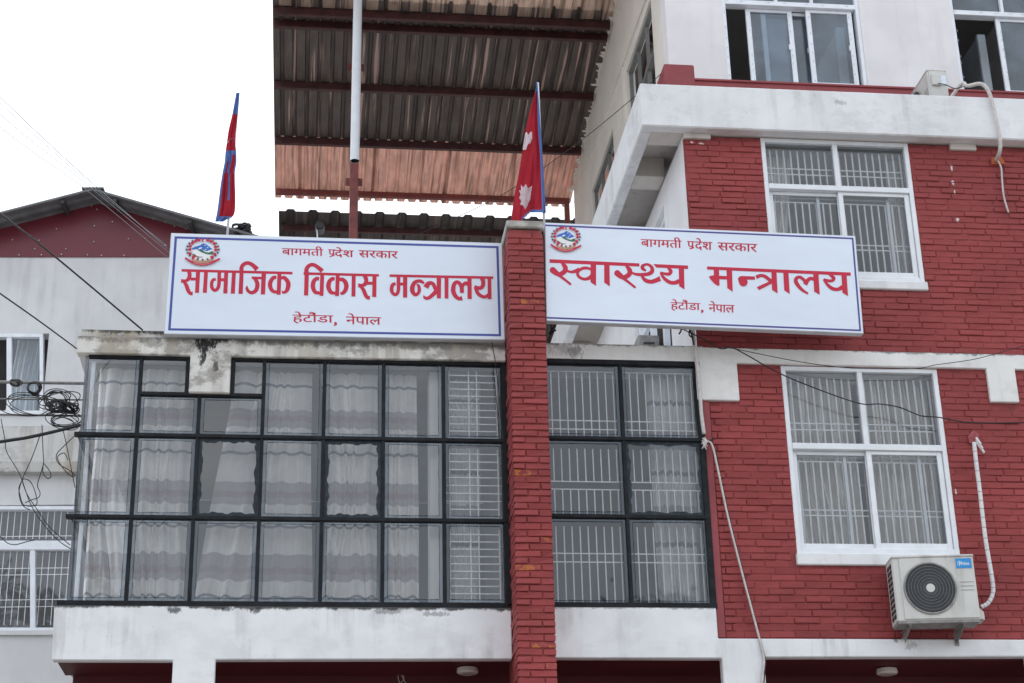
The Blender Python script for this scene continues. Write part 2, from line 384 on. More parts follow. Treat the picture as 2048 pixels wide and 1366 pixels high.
# ------------------------------------------------------------------ setting: ground and road
gm = pmat('dusty_concrete', (.30,.28,.26), .9, .15, .5, .2, 12)
rm = pmat('asphalt', (.055,.055,.055), .9, .2, 1, .3, 40)
tag(MB().add([(-900,-900,0),(900,-900,0),(900,900,0),(-900,900,0)], [(0,1,2,3)]).build('ground', gm), None, None, None, 'structure')
tag(MB().add([(-900,-9,.004),(900,-9,.004),(900,-2,.004),(-900,-2,.004)], [(0,1,2,3)]).build('road', rm), None, None, None, 'structure')

# ================================================================== OFFICE BUILDING
WY = 14.0
B = thing('office_building', 'red brick and white plaster office building with black framed glazed bay', 'building', (2.4, 16, 0))
def wall_grid(name, mat, plane, a0, a1, z0, z1, d0, d1, holes, parent=B):
    """wall with openings; plane 'y': runs along x between y=d0..d1; plane 'x': runs along y between x=d0..d1"""
    xs = sorted({a0, a1, *[v for h in holes for v in h[:2] if a0 < v < a1]})
    zs = sorted({z0, z1, *[v for h in holes for v in h[2:] if z0 < v < z1]})
    def solid(i, j):
        if i < 0 or j < 0 or i >= len(xs)-1 or j >= len(zs)-1: return False
        cx, cz = (xs[i]+xs[i+1])/2, (zs[j]+zs[j+1])/2
        return not any(h[0] < cx < h[1] and h[2] < cz < h[3] for h in holes)
    P = (lambda a, d, z: (a, d, z)) if plane == 'y' else (lambda a, d, z: (d, a, z))
    mb = MB()
    for i in range(len(xs)-1):
        for j in range(len(zs)-1):
            if not solid(i, j): continue
            x0, x1, q0, q1 = xs[i], xs[i+1], zs[j], zs[j+1]
            for d in (d0, d1): mb.face([P(x0,d,q0), P(x1,d,q0), P(x1,d,q1), P(x0,d,q1)])
            if not solid(i-1, j): mb.face([P(x0,d0,q0), P(x0,d1,q0), P(x0,d1,q1), P(x0,d0,q1)])
            if not solid(i+1, j): mb.face([P(x1,d0,q0), P(x1,d1,q0), P(x1,d1,q1), P(x1,d0,q1)])
            if not solid(i, j-1): mb.face([P(x0,d0,q0), P(x1,d0,q0), P(x1,d1,q0), P(x0,d1,q0)])
            if not solid(i, j+1): mb.face([P(x0,d0,q1), P(x1,d0,q1), P(x1,d1,q1), P(x0,d1,q1)])
    return mb.build(name, mat, parent)

XR = 8.2                                   # right end of the building (beyond the frame)
LW = (4.150, 5.603, 5.612, 7.350)          # lower window opening
UW = (4.150, 5.598, 8.215, 9.690)          # upper window opening (its head hides under the slab)
brick_wall = wall_grid('brick_wall', M['redback'], 'y', 3.562, XR, 4.80, 9.68, WY+.007, WY+.24, [LW, UW])
# --- bricks
def brick_variant(i):
    r = random.Random(100+i); mb = MB().box(-.5,.5,0,1,-.5,.5); me = mb.mesh('brick')
    bm = bmesh.new(); bm.from_mesh(me)
    for v in bm.verts:
        v.co.x += r.uniform(-.012,.012); v.co.z += r.uniform(-.07,.07)
        if v.co.y < .5: v.co.y += r.uniform(-.06,.10)
    for v in bm.verts: v.co.x *= .212; v.co.z *= .0505; v.co.y *= .06
    bmesh.ops.bevel(bm, geom=list(bm.edges), offset=.0045, segments=1, affect='EDGES', clamp_overlap=True)
    for v in bm.verts: v.co.x /= .212; v.co.z /= .0505; v.co.y /= .06
    bm.to_mesh(me); bm.free(); me.materials.append(M['brick']); return me
BRICKS = [brick_variant(i) for i in range(10)]
BRICKS_CHIP = []
for me in BRICKS[:4]:
    c = me.copy(); c.materials.clear(); c.materials.append(M['brickchip']); BRICKS_CHIP.append(c)
def subtract(iv, a, b):
    out = []
    for (p, q) in iv:
        if b <= p or a >= q: out.append((p, q)); continue
        if a > p: out.append((p, a))
        if b < q: out.append((b, q))
    return out
PITCH_Z, PITCH_X = .0612, .2215
DROP1 = (3.36, 3.742); DROP2 = (6.06, 6.33)
cand = []
z = 4.872 + PITCH_Z/2; k = 0
while z < 9.66:
    lo, hi = z-PITCH_Z/2+.004, z+PITCH_Z/2-.004
    iv = [(3.475 if z < 7.0 else 3.412, XR-.05)]
    if hi > LW[2]-.10 and lo < LW[3]+.0:
        iv = subtract(iv, LW[0]-(.06 if lo < LW[2] else .004), LW[1]+(.06 if lo < LW[2] else .004))
    if hi > UW[2]-.085: iv = subtract(iv, UW[0]-.004, UW[1]+(.004 if lo > UW[2] else .01))
    if hi > 7.352 and lo < 7.498: iv = []
    elif hi > 6.998 and lo < 7.37: iv = subtract(subtract(iv, *DROP1), DROP2[0], DROP2[1])
    off = (k % 2)*PITCH_X*.45 + rnd.uniform(-.012,.012) + (.06 if k % 5 == 3 else 0)
    x = 3.2 + off - PITCH_X
    while x < XR:
        a, b = x, x + PITCH_X - .0065
        for (p, q) in iv:
            aa, bb = max(a, p), min(b, q)
            if bb-aa > .028: cand.append(((aa+bb)/2, z + rnd.uniform(-.0014,.0014), bb-aa, lo))
        x += PITCH_X + rnd.uniform(-.006,.006)
    z += PITCH_Z; k += 1
def brick_tf(c):
    return Vector((c[0], WY-.002 + rnd.uniform(-.004,.004), c[1])), (c[2], .06, PITCH_Z-.0085 + rnd.uniform(-.0015,.0015)), (rnd.uniform(-.015,.015), rnd.uniform(-.004,.004), rnd.uniform(-.008,.008))
seen = [c for c in cand if inframe(Vector((c[0], WY, c[1])))]
seen.sort(key=lambda c: -c[2]/dist(Vector((c[0], WY, c[1])))**2*(1 if c[2] > .15 else .5))
single = set(id(c) for c in seen[:300]); rest = MB()
for c in cand:
    loc, scl, rot = brick_tf(c); me = rnd.choice(BRICKS)
    if id(c) in single:
        if rnd.random() < .003: me = rnd.choice(BRICKS_CHIP)
        link('brick', me, None, brick_wall, loc, scl, rot)
    else:
        mt = Matrix.LocRotScale(loc, Matrix.Rotation(rot[2],3,'Z').to_quaternion(), scl)
        rest.add([mt @ v.co for v in me.vertices], [list(p.vertices) for p in me.polygons])
tag(rest.build('brick_courses', M['brick'], brick_wall, recalc=False), None, kind='stuff')
# --- smooth red strip between bay and bricks
MB().box(3.402, 3.562, WY+.015, WY+.2, 4.875, 7.0).build('wall_end', M['redback'], B)
MB().box(3.3985, 3.562, WY+.0065, WY+.0115, 7.505, 9.685).build('wall_end', M['redback'], B)
MB().box(3.402, 3.47, WY-.006, WY+.014, 4.875, 7.0).build('red_margin', M['redpaint'], B, .003)

# --- white band with drops, joined to the bay's right fascia
def xz(poly, Y): return [Vector((x, Y, z)) for x, z in poly]
band_m = plaster('band_plaster', (.77,.77,.75), .30, mould=[((2.28,14,7.42), .16, .10, .45), ((2.2,14,7.45), .3, .12, .3)], top=(7.51, .07, .7), blot=.12)
band = MB()
band.prism(xz([(1.99,7.338),(3.36,7.342),(3.36,6.996),(3.742,6.996),(3.742,7.356),(6.06,7.356),(6.06,7.033),(6.33,7.033),(6.33,7.356),(XR,7.356),(XR,7.50),(3.45,7.50),(3.44,7.511),(1.99,7.508)], WY-.03), (0,.06,0))
band.build('white_band', band_m, B, .006)
# --- bay: left top fascia with its drop
pm = [at(412,690,13.93), at(440,680,13.93), at(418,715,13.93)]
fasc_m = plaster('weathered_fascia', (.68,.67,.63), 1.0, mould=[(tuple(at(412,688,13.93)), .20, .14, 1), (tuple(at(440,678,13.93)), .17, .05, .95), (tuple(at(405,712,13.93)), .055, .19, .95), (tuple(at(432,730,13.93)), .045, .11, .8), (tuple(at(655,679,13.93)), .07, .02, .7),
          (tuple(at(225,680,13.93)), .25, .05, .35), (tuple(at(310,670,13.93)), .28, .05, .45), (tuple(at(900,722,13.93)), .2, .03, .5)], top=(7.46, .17, .8), blot=.75)
TF = (7.297, 7.457)
MB().prism(xz([(-2.03,TF[0]),(-1.07,TF[0]),(-1.07,6.957),(-.725,6.957),(-.725,TF[0]),(1.66,TF[0]+.012),(1.66,TF[1]+.003),(-2.03,TF[1])], 13.93), (0,.10,0)).build('roof_fascia', fasc_m, B, .008)
MB().box(-2.005, 1.66, 13.96, 14.08, TF[1]-.002, 7.530).build('roof_upstand', plaster('mouldy_upstand', (.52,.51,.48), .9, mould=[((-1.7,14,7.52), .5, .05, .7), ((-1.3,14,7.52), .5, .05, .8)], top=(7.55,.12,.9), blot=.9), B, .006)
MB().box(-2.03, XR-2, 14.032, 19.8, 7.335, 7.452).build('bay_roof', M['white'], B)
# --- bay: lower fascias with columns, arcade behind
low_l = plaster('lower_fascia_left', (.77,.785,.80), .45, mould=[(tuple(at(350,1220,13.95)), .10, .05, .8), (tuple(at(450,1218,13.95)), .12, .04, .7), (tuple(at(510,1220,13.95)), .10, .05, .8), (tuple(at(780,1222,13.95)), .25, .05, .5), (tuple(at(870,1228,13.95)), .2, .04, .45)], top=(5.106, .07, .95), blot=.09)
MB().prism(xz([(-2.045,5.106),(-2.03,4.661),(-1.08,4.661),(-1.08,0),(-.744,0),(-.744,4.668),(1.66,4.68),(1.66,5.106)], 13.95), (0,.10,0)).build('lower_fascia', low_l, B, .008)
low_r = plaster('lower_fascia_right', (.77,.785,.80), .40, mould=[((4.92,14,4.86), .05, .06, .6), ((5.05,14,4.80), .10, .08, .35)], top=(5.117, .05, .6), blot=.08)
MB().prism(xz([(1.96,5.117),(1.96,4.69),(3.413,4.69),(3.413,0),(3.772,0),(3.772,4.70),(6.06,4.712),(6.06,0),(6.43,0),(6.43,4.712),(XR,4.712),(XR,4.857),(3.392,4.857),(3.392,5.117)], 13.95), (0,.10,0)).build('lower_fascia', low_r, B, .008)
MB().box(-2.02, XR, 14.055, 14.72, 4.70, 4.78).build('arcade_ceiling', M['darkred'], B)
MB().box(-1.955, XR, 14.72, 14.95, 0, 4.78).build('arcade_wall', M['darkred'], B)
# --- glazing of the bay
GX = [-1.957, -1.486, -.979, -.439, .081, .592, 1.111, 1.640]
ZR_L = [7.312, 6.582, 5.862, 5.140]; ZR_R = [7.345, 6.621, 5.916, 5.140]; GXR = [1.975, 2.681, 3.385]
fb = MB(); BW = .031
def vbar(x, z0, z1, w=BW): fb.box(x-w/2, x+w/2, WY-.025, WY+.03, z0, z1)
def hbar(x0, x1, z, h=BW): fb.box(x0, x1, WY-.032, WY+.032, z-h/2, z+h/2)
L_ = MB(); fb = L_
for i in range(1, 7):
    x = GX[i]
    if i == 2:
        vbar(x, 5.14, 6.945); continue
    vbar(x, 5.14, ZR_L[0]+.01)
vbar(GX[7], 5.14, 7.33, .05); hbar(-2.03, GX[7], 5.128, .05); hbar(-1.93, 1.66, 7.31, .06)
hbar(-2.0, GX[7], 6.582); hbar(-2.015, GX[7], 5.862)
hbar(GX[1], GX[3], 6.957, .03)
for x in (-1.09, -.706): fb.box(x-.018, x+.018, WY-.027, WY+.02, 6.97, 7.30)
glaz = fb.build('glazing_frame', M['blackmetal'], B, .003)
glaz['label'] = 'black steel glazing frame left of the brick pier'
gl2 = MB(); fb = gl2
vbar(GXR[1], 5.14, 7.35); vbar(3.382, 5.14, 7.352, .05); hbar(1.96, 3.41, 5.14, .045); hbar(1.96, 3.40, 7.338, .045)
hbar(1.96, 3.39, 6.621); hbar(1.96, 3.39, 5.916)
glaz2 = gl2.build('glazing_frame', M['blackmetal'], B, .003)
glaz2['label'] = 'black steel glazing frame right of the brick pier'
def pane(x0, x1, z0, z1, Y, mat, parent, name='pane'):
    return MB().face([(x0,Y,z0),(x1,Y,z0),(x1,Y,z1),(x0,Y,z1)]).build(name, mat, parent, recalc=False)
def putty_ring(x0, x1, z0, z1, Y, parent, w=.022, seed=0, mat=None, nm='putty', wav=1):
    """wavy run of dark sealant round an opening pane"""
    r = random.Random(seed); mb = MB(); P = [(x0,z0),(x1,z0),(x1,z1),(x0,z1)]
    outer = []; inner = []; cx, cz = (x0+x1)/2, (z0+z1)/2; n = 30; ph = r.uniform(0,6)
    for s in range(4):
        (ax, az), (bx, bz) = P[s], P[(s+1) % 4]
        for i in range(n):
            t = i/n; x = ax+(bx-ax)*t; q = az+(bz-az)*t
            outer.append((x, q)); kk = w*(1+wav*(.22*math.sin(t*17+ph+s*2)+.12*math.sin(t*41+ph)+r.uniform(-.07,.07)))
            hx = max(0, abs(x1-x0)/2-kk); hz = max(0, abs(z1-z0)/2-kk)
            inner.append((min(max(x, cx-hx), cx+hx), min(max(q, cz-hz), cz+hz)))
    m_ = len(outer)
    for i in range(m_):
        j = (i+1) % m_
        mb.face([(outer[i][0],Y,outer[i][1]),(outer[j][0],Y,outer[j][1]),(inner[j][0],Y,inner[j][1]),(inner[i][0],Y,inner[i][1])])
    return mb.build(nm, M['putty'] if mat is None else mat, parent)
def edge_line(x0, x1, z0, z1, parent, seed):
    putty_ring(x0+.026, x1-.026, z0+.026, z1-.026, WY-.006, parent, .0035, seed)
    putty_ring(x0, x1, z0, z1, WY-.003, parent, .028, seed+900, M['panemargin'], 'pane_margin', .25)
for row in range(3):
    z1, z0 = ZR_L[row]-.017, ZR_L[row+1]+.017
    for col in range(7):
        x0, x1 = GX[col]+(.017 if col else 0), GX[col+1]-.017
        mt = M['glassstain'] if col == 0 and row > 0 else M['glass']
        if row == 0 and col == 1:
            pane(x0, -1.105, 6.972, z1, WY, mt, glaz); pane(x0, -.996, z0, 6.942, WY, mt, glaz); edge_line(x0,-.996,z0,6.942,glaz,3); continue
        if row == 0 and col == 2:
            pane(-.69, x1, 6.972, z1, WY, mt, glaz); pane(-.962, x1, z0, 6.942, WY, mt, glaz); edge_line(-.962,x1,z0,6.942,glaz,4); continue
        pane(x0, x1, z0, z1, WY, mt, glaz)
        if (row, col) in ((1,2),(1,4)): putty_ring(x0, x1, z0, z1, WY-.004, glaz, .032, row*7+col)
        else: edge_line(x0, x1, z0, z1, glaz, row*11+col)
for row in range(3):
    z1, z0 = ZR_R[row]-.017, ZR_R[row+1]+.017
    for col in range(2):
        x0, x1 = GXR[col]+.017, GXR[col+1]-.02
        pane(x0, x1, z0, z1, WY, M['glassdust'], glaz2)
        if row == 1 and col == 1: putty_ring(x0, x1, z0, z1, WY-.004, glaz2, .032, 50)
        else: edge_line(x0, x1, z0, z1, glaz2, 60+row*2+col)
# side glass of the bay and its inner white post
sg = MB().face([(-1.957,14.0,5.14),(-1.957,15.6,5.14),(-1.957,15.6,7.3),(-1.957,14.0,7.3)]).build('side_pane', M['glassstain'], B, recalc=False)
for q in (6.582, 5.862): MB().box(-1.975,-1.94,14.03,15.6,q-.017,q+.017).build('side_bar', M['blackmetal'], B)
MB().box(-1.908,-1.874,14.035,14.07,5.14,7.27).build('corner_post', M['upvc'], B, .003)
MB().box(-2.03,-1.90,15.6,15.75,5.0,7.34).build('bay_return', M['white'], B)
# --- rooms behind the glass
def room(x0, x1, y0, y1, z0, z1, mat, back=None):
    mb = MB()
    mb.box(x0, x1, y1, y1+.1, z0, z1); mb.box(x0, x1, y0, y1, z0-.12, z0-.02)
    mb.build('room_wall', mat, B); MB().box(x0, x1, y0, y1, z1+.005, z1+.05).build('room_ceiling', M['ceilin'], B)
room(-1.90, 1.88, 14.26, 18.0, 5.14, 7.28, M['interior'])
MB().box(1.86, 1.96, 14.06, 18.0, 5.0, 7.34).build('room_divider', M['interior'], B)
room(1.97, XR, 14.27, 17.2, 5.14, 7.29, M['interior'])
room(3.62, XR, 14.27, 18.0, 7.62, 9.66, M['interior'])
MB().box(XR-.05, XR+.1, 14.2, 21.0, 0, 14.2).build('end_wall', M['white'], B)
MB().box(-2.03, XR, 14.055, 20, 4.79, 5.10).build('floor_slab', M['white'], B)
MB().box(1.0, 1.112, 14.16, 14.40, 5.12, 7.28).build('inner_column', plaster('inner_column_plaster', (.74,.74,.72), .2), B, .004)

# --- windows with aluminium frames, grilles
unit_bar = MB().box(-.5,.5,-.5,.5,-.5,.5).mesh('grille_bar'); unit_bar.materials.append(M['grille'])
def gbar(x0, x1, z0, z1, Y, parent, th=.0095):
    link('grille_bar', unit_bar, None, parent, ((x0+x1)/2, Y, (z0+z1)/2), (max(x1-x0, th), th, max(z1-z0, th)))
def frame_rect(mb, x0, x1, z0, z1, w, y0, y1, wb=None, wt=None):
    wb = wb or w; wt = wt or w
    mb.box(x0, x0+w, y0, y1, z0, z1); mb.box(x1-w, x1, y0, y1, z0, z1)
    mb.box(x0+w, x1-w, y0+.001, y1-.001, z0, z0+wb); mb.box(x0+w, x1-w, y0+.001, y1-.001, z1-wt, z1)
def brick_window(op, zt, label, sill, sx):
    x0, x1, z0, z1 = op; mb = MB(); fy = WY+.004
    frame_rect(mb, x0, x1, z0, z1, .042, fy, fy+.09, .05, .04)
    mb.box(x0+.042, x1-.042, fy-.004, fy+.085, zt-.026, zt+.026)
    xm = (x0+x1)/2; mb.box(xm-.024, xm+.024, fy+.006, fy+.08, zt+.026, z1-.04)
    mb.box(x0+.05, xm-.03, fy+.012, fy+.05, zt+.026, zt+.036); mb.box(xm+.03, x1-.05, fy+.012, fy+.05, zt+.026, zt+.036)
    w = mb.build('window', M['alu'], B, .003); w['label'] = label
    pane(x0+.04, xm-.02, zt+.03, z1-.035, fy+.04, M['glassdust'], w); pane(xm+.02, x1-.04, zt+.03, z1-.035, fy+.04, M['glassdust'], w)
    # sliding sashes, the right one in front
    for (a, b, y) in ((x0+.042, xm+.03, fy+.052), (xm-.012, x1-.046, fy+.018)):
        s = MB(); frame_rect(s, a, b, z0+.05, zt-.028, .046, y, y+.028, .055, .034)
        so = s.build('sash', M['alu'], w, .003)
        pane(a+.044, b-.044, z0+.10, zt-.06, y+.014, M['glassdust'], w)
    for xs in (x0+.042+.40*(x1-x0)*.85, xm+.40*(x1-x0)*.85): # rear sash stiles seen through the glass
        MB().box(xs-.014, xs+.014, fy+.095, fy+.115, z0+.06, zt-.05).build('stile', M['alu'], w)
    # grille behind
    gy = fy+.13
    nb = 20; dx = (x1-x0-.1)/nb
    for i in range(nb+1):
        x = x0+.05+i*dx
        if abs(x-xm) < .02: continue
        gbar(x-.0035, x+.0035, zt+.02, z1-.06, gy, w, .0135); gbar(x-.0035, x+.0035, z0+.06, zt-.10, gy, w, .0135)
    for q in (zt+.20, zt+.26, zt-.10, zt-.055, z0+.38, z0+.43): gbar(x0+.04, x1-.04, q-.0035, q+.0035, gy, w, .0115)
    MB().box(x0-.014, x1+.014, WY-.028, WY+.03, sill[0], sill[1]).build('sill', M['white'], w, .008)
    return w
w1 = brick_window(LW, 6.590, 'large white window above the lower air conditioner', (5.505, 5.610), 0)
w2 = brick_window(UW, 9.175, 'large white window partly covered by the right signboard', (8.128, 8.213), .06)
# head piece of the lower window under the band
# grilles of the bay: right glazing (verticals) and the column beside the pier (ladders)
for col in range(2):
    x0, x1 = GXR[col]+.03, GXR[col+1]-.05
    for row in range(3):
        z1, z0 = ZR_R[row]-.06, ZR_R[row+1]+.03
        nb = 9; dx = (x1-x0)/nb
        for i in range(nb+1):
            x = x0+i*dx
            if row == 1:
                mid = (z0+z1)/2-.03
                gbar(x-.004, x+.004, mid+.035, z1, WY+.09, glaz2); gbar(x-.004, x+.004, z0, mid-.035, WY+.09, glaz2)
            else: gbar(x-.004, x+.004, z0, z1, WY+.09, glaz2)
        hs = {0: (z1, z0+.17, z0+.09), 1: ((z0+z1)/2+.005, (z0+z1)/2-.065), 2: (z1-.24, z1-.315, z0+.01)}[row]
        for q in hs: gbar(x0-.02, x1+.02, q-.004, q+.004, WY+.09, glaz2)
for row in range(3):
    z1, z0 = ZR_L[row]-.05, ZR_L[row+1]+.03; x0, x1 = 1.165, 1.585
    n = 10 if row != 1 else 9; dz = (z1-z0)/n
    for i in range(n):
        q = z1-.045-i*dz; wide = row == 1 and i in (3,4,5,6)
        gbar(x0-(.04 if wide else 0), x1+(.03 if wide else 0), q-.0045, q+.0045, WY+.07, glaz)
    for x in (x0, x0+.175, x0+.245, x1): gbar(x-.0045, x+.0045, z0, z1, WY+.078, glaz)

# --- third floor side wall, slab and its edge beams
TW = (15.0, 16.75, 7.9, 9.45)
wall_grid('side_wall', M['whiteclean'], 'x', WY+.012, 20.6, 7.508, 9.68, 3.398, 3.56, [TW])
tw = MB()
for yy in (15.03, 15.55, 16.15, 16.72): tw.box(3.44, 3.50, yy-.03, yy+.03, 7.9, 9.45)
for zz in (7.93, 8.75, 9.42): tw.box(3.445, 3.495, 15.0, 16.75, zz-.03, zz+.03)
two = tw.build('window', M['upvc'], B, .003); two['label'] = 'terrace side window half hidden behind the right signboard'
MB().face([(3.47,15.03,7.93),(3.47,16.72,7.93),(3.47,16.72,9.42),(3.47,15.03,9.42)]).build('pane', M['glass'], two, recalc=False)
SZ0, SZ1 = 9.693, 10.153
slab_m = plaster('parapet_plaster', (.75,.765,.78), .3, blot=.14, top=(10.156,.03,.5), mould=[(tuple(at(1680,205,13.86)), .12, .05, .35), (tuple(at(1545,176,13.86)), .04, .012, .6)])
MB().box(2.985, XR, 13.86, 13.99, SZ0, SZ1).build('front_parapet', slab_m, B, .012)
MB().box(2.985, 3.10, 13.99, 20.8, SZ0, SZ1-.003).build('side_parapet', slab_m, B, .012)
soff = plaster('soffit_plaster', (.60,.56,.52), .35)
MB().box(3.10, XR, 13.99, 20.8, 9.92, 9.98).build('slab', soff, B)
eb = MB()
eb.box(3.10, XR, 13.99, 14.235, SZ0+.002, 9.92)
eb.build('edge_beam', soff, B, .006)
for yy in (14.86, 16.4, 18.0, 19.6): MB().box(3.10, 3.40, yy, yy+.28, SZ0+.004, 9.92).build('cross_beam', soff, B, .006)
MB().box(3.40, 3.66, 13.965, 14.05, 9.64, 9.694).build('beam_end', soff, B, .004)
p_ = at(1925, 293, 13.99); MB().box(p_.x-.13, p_.x+.13, 13.97, 14.03, 9.625, 9.694).build('beam_end', soff, B, .004)
# --- fourth floor
FY = 14.8
W4 = [(4.105, 5.575, 10.80, 12.35), (6.57, 8.04, 10.80, 12.35)]
wall_grid('upper_wall', plaster('upper_wall_plaster', (.76,.745,.755), .14, streak=.5), 'y', 3.50, XR, 10.02, 14.0, FY, FY+.2, W4)
SW = [(15.45, 16.95, 10.90, 12.20), (17.95, 19.55, 10.75, 12.02)]
sw_wall = wall_grid('upper_side_wall', M['sidewall'], 'x', FY+.2, 21.0, 10.02, 14.0, 3.50, 3.68, SW)
MB().box(3.50, XR, FY-.014, FY-.001, 10.02, 10.775).build('red_skirting', M['redpaint'], B)
MB().box(3.50, XR, FY-.03, FY+.02, 10.775, 10.80).build('red_sill', M['redpaint'], B, .004)
MB().box(3.36, 3.665, 14.42, FY-.016, 9.98, 10.735).build('red_stub', M['redpaint'], B, .012)
MB().box(3.4, XR, FY, 21.2, 14.0, 14.15).build('roof_slab', M['white'], B)
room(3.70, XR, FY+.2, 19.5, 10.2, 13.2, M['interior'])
for wi, (y0, y1, z0, z1) in enumerate(SW):
    wm = MB(); 
    for yy in (y0+.02, (y0+y1)/2-.25, (y0+y1)/2+.25, y1-.02): wm.box(3.53, 3.57, yy-.02, yy+.02, z0, z1)
    for zz in (z0+.02, z0+(z1-z0)*.55, z1-.02): wm.box(3.525, 3.575, y0, y1, zz-.02, zz+.02)
    so = wm.build('window', pmat('dark_frame%d' % wi, (.16,.16,.15), .5), B, .002)
    so['label'] = ('side window nearer the front corner of the upper floor', 'side window nearer the corrugated canopy')[wi]
    MB().face([(3.55,y0,z0),(3.55,y1,z0),(3.55,y1,z1),(3.55,y0,z1)]).build('pane', M['glass'], so, recalc=False)
for (a, b) in (((15.2,12.3),(20.9,12.55)), ((17.1,10.1),(17.1,12.36)), ((15.5,12.25),(15.5,13.2))):   # ridges of surface conduit
    MB().beam((3.494,a[0],a[1]), (3.494,b[0],b[1]), .012, .03, Vector((1,0,0))).build('conduit', M['sidewall'], B)
def upvc_window(op, lab, spec):
    x0, x1, z0, z1 = op; zt = 11.765; fy = FY+.01
    mb = MB(); frame_rect(mb, x0, x1, z0, z1, .038, fy, fy+.10, .02, .04)
    mb.box(x0+.038, x1-.038, fy-.003, fy+.097, zt-.028, zt+.028)
    for xs in (x0+.40*(x1-x0), x0+.66*(x1-x0)): mb.box(xs-.016, xs+.016, fy+.01, fy+.08, zt+.028, z1-.04)
    w = mb.build('window', M['upvc'], B, .003); w['label'] = lab
    pane(x0+.03, x1-.03, zt+.02, z1-.03, fy+.05, M['glassblue'], w)
    for (a, b, y) in spec:
        s = MB(); frame_rect(s, a, b, z0+.02, zt-.03, .05, y, y+.03, .035, .035)
        s.build('sash', M['upvc'], w, .003)
        pane(a+.045, b-.045, z0+.05, zt-.06, y+.015, M['glassblue'], w)
        MB().box(b-.064, b-.048, y-.006, y+.02, (z0+zt)/2-.03, (z0+zt)/2+.03).build('handle', M['upvc'], w)
    return w
W = W4[0]
upvc_window(W, 'fourth floor sliding window between the red stub and the small air conditioner', [(at(1496,84,FY+.08).x, at(1589,84,FY+.08).x, FY+.075), (at(1526,84,FY+.12).x, at(1626,84,FY+.12).x, FY+.115), (at(1617,84,FY+.05).x, at(1709,84,FY+.05).x, FY+.045)])
W = W4[1]
upvc_window(W, 'fourth floor sliding window cut off by the right frame edge', [(at(1997,84,FY+.05).x, at(1997,84,FY+.05).x+.56, FY+.045), (7.45, 8.0, FY+.075)])
# blue film marks printed along the new profiles
film = pmat('blue_film_print', (.42,.47,.62), .5, .2, 30, 0)
fm = MB()
for (px, yv, vert) in ((1453.5,FY+.004,1), (1502,FY+.072,1), (1583,FY+.072,1), (1623,FY+.042,1), (1703,FY+.042,1), (1727,FY+.004,1), (2005,FY+.042,1), (1917.5,FY+.004,1)):
    x = at(px, 84, yv).x; q = 10.86
    while q < 11.68:
        if rnd.random() < .75: fm.face([(x-.003,yv,q),(x+.003,yv,q),(x+.003,yv,q+.022),(x-.003,yv,q+.022)])
        q += rnd.uniform(.07,.13)
for (xa, xb) in ((4.15,5.5), (6.6,7.9)):
    while xa < xb: fm.face([(xa,FY+.004,11.768),(xa+.03,FY+.004,11.768),(xa+.03,FY+.004,11.773),(xa,FY+.004,11.773)]); xa += rnd.uniform(.14,.3)
tag(fm.build('film_print', film, B, recalc=False), None, kind='stuff')

# ================================================================== BRICK PIER
PX0, PX1, PF, PB = 1.655, 1.966, 13.55, 14.25
pier = thing('brick_pier', 'tall red brick pier rising between the two signboards', 'pier', ((PX0+PX1)/2, PF+.3, 0))
MB().box(PX0+.012, PX1-.012, PF+.014, PB, 0, 8.41).build('core', M['redback'], pier)
PZ = .0579; zc = 4.30; i = 0
def pbrick(x0, x1, y0, y1, zc, chip):
    """a brick whose outer faces lie on the pier's front and side"""
    me = rnd.choice(BRICKS_CHIP if chip else BRICKS)
    if x1-x0 >= y1-y0 or y0 < PF+.01 and x1-x0 > .09:      # laid along the front
        link('brick', me, None, pier, Vector(((x0+x1)/2, y0+rnd.uniform(-.003,.003), zc)), (x1-x0, (y1-y0), PZ-.0085+rnd.uniform(-.0015,.0015)), (rnd.uniform(-.012,.012), rnd.uniform(-.008,.008), 0))
    else:                                                   # laid along the side
        link('brick', me, None, pier, Vector((x0+rnd.uniform(-.003,.003), (y0+y1)/2, zc)), (y1-y0, x1-x0, PZ-.0085), (0, rnd.uniform(-.008,.008), -math.pi/2))
while zc < 8.40:
    low = .03 if zc > 6.4 else .12
    ch = lambda: rnd.random() < low
    j = rnd.uniform(-.012,.012)
    if i % 2 == 0:
        pbrick(PX0, PX0+.205+j, PF, PF+.10, zc, ch()); pbrick(PX0+.214+j, PX1, PF, PF+.10, zc, ch())
        pbrick(PX0, PX0+.10, PF+.11, PF+.31, zc, False)
    else:
        pbrick(PX0, PX0+.10+j, PF, PF+.10, zc, ch()); pbrick(PX0+.109+j, PX1, PF, PF+.10, zc, ch())
        pbrick(PX0, PX0+.10, PF+.11, PF+.20, zc, False); pbrick(PX0, PX0+.10, PF+.21, PF+.41, zc, False)
    zc += PZ; i += 1
MB().box(PX0-.012, PX1+.008, PF-.012, PB, 8.425, 8.495).build('cap', M['concrete'], pier, .01)

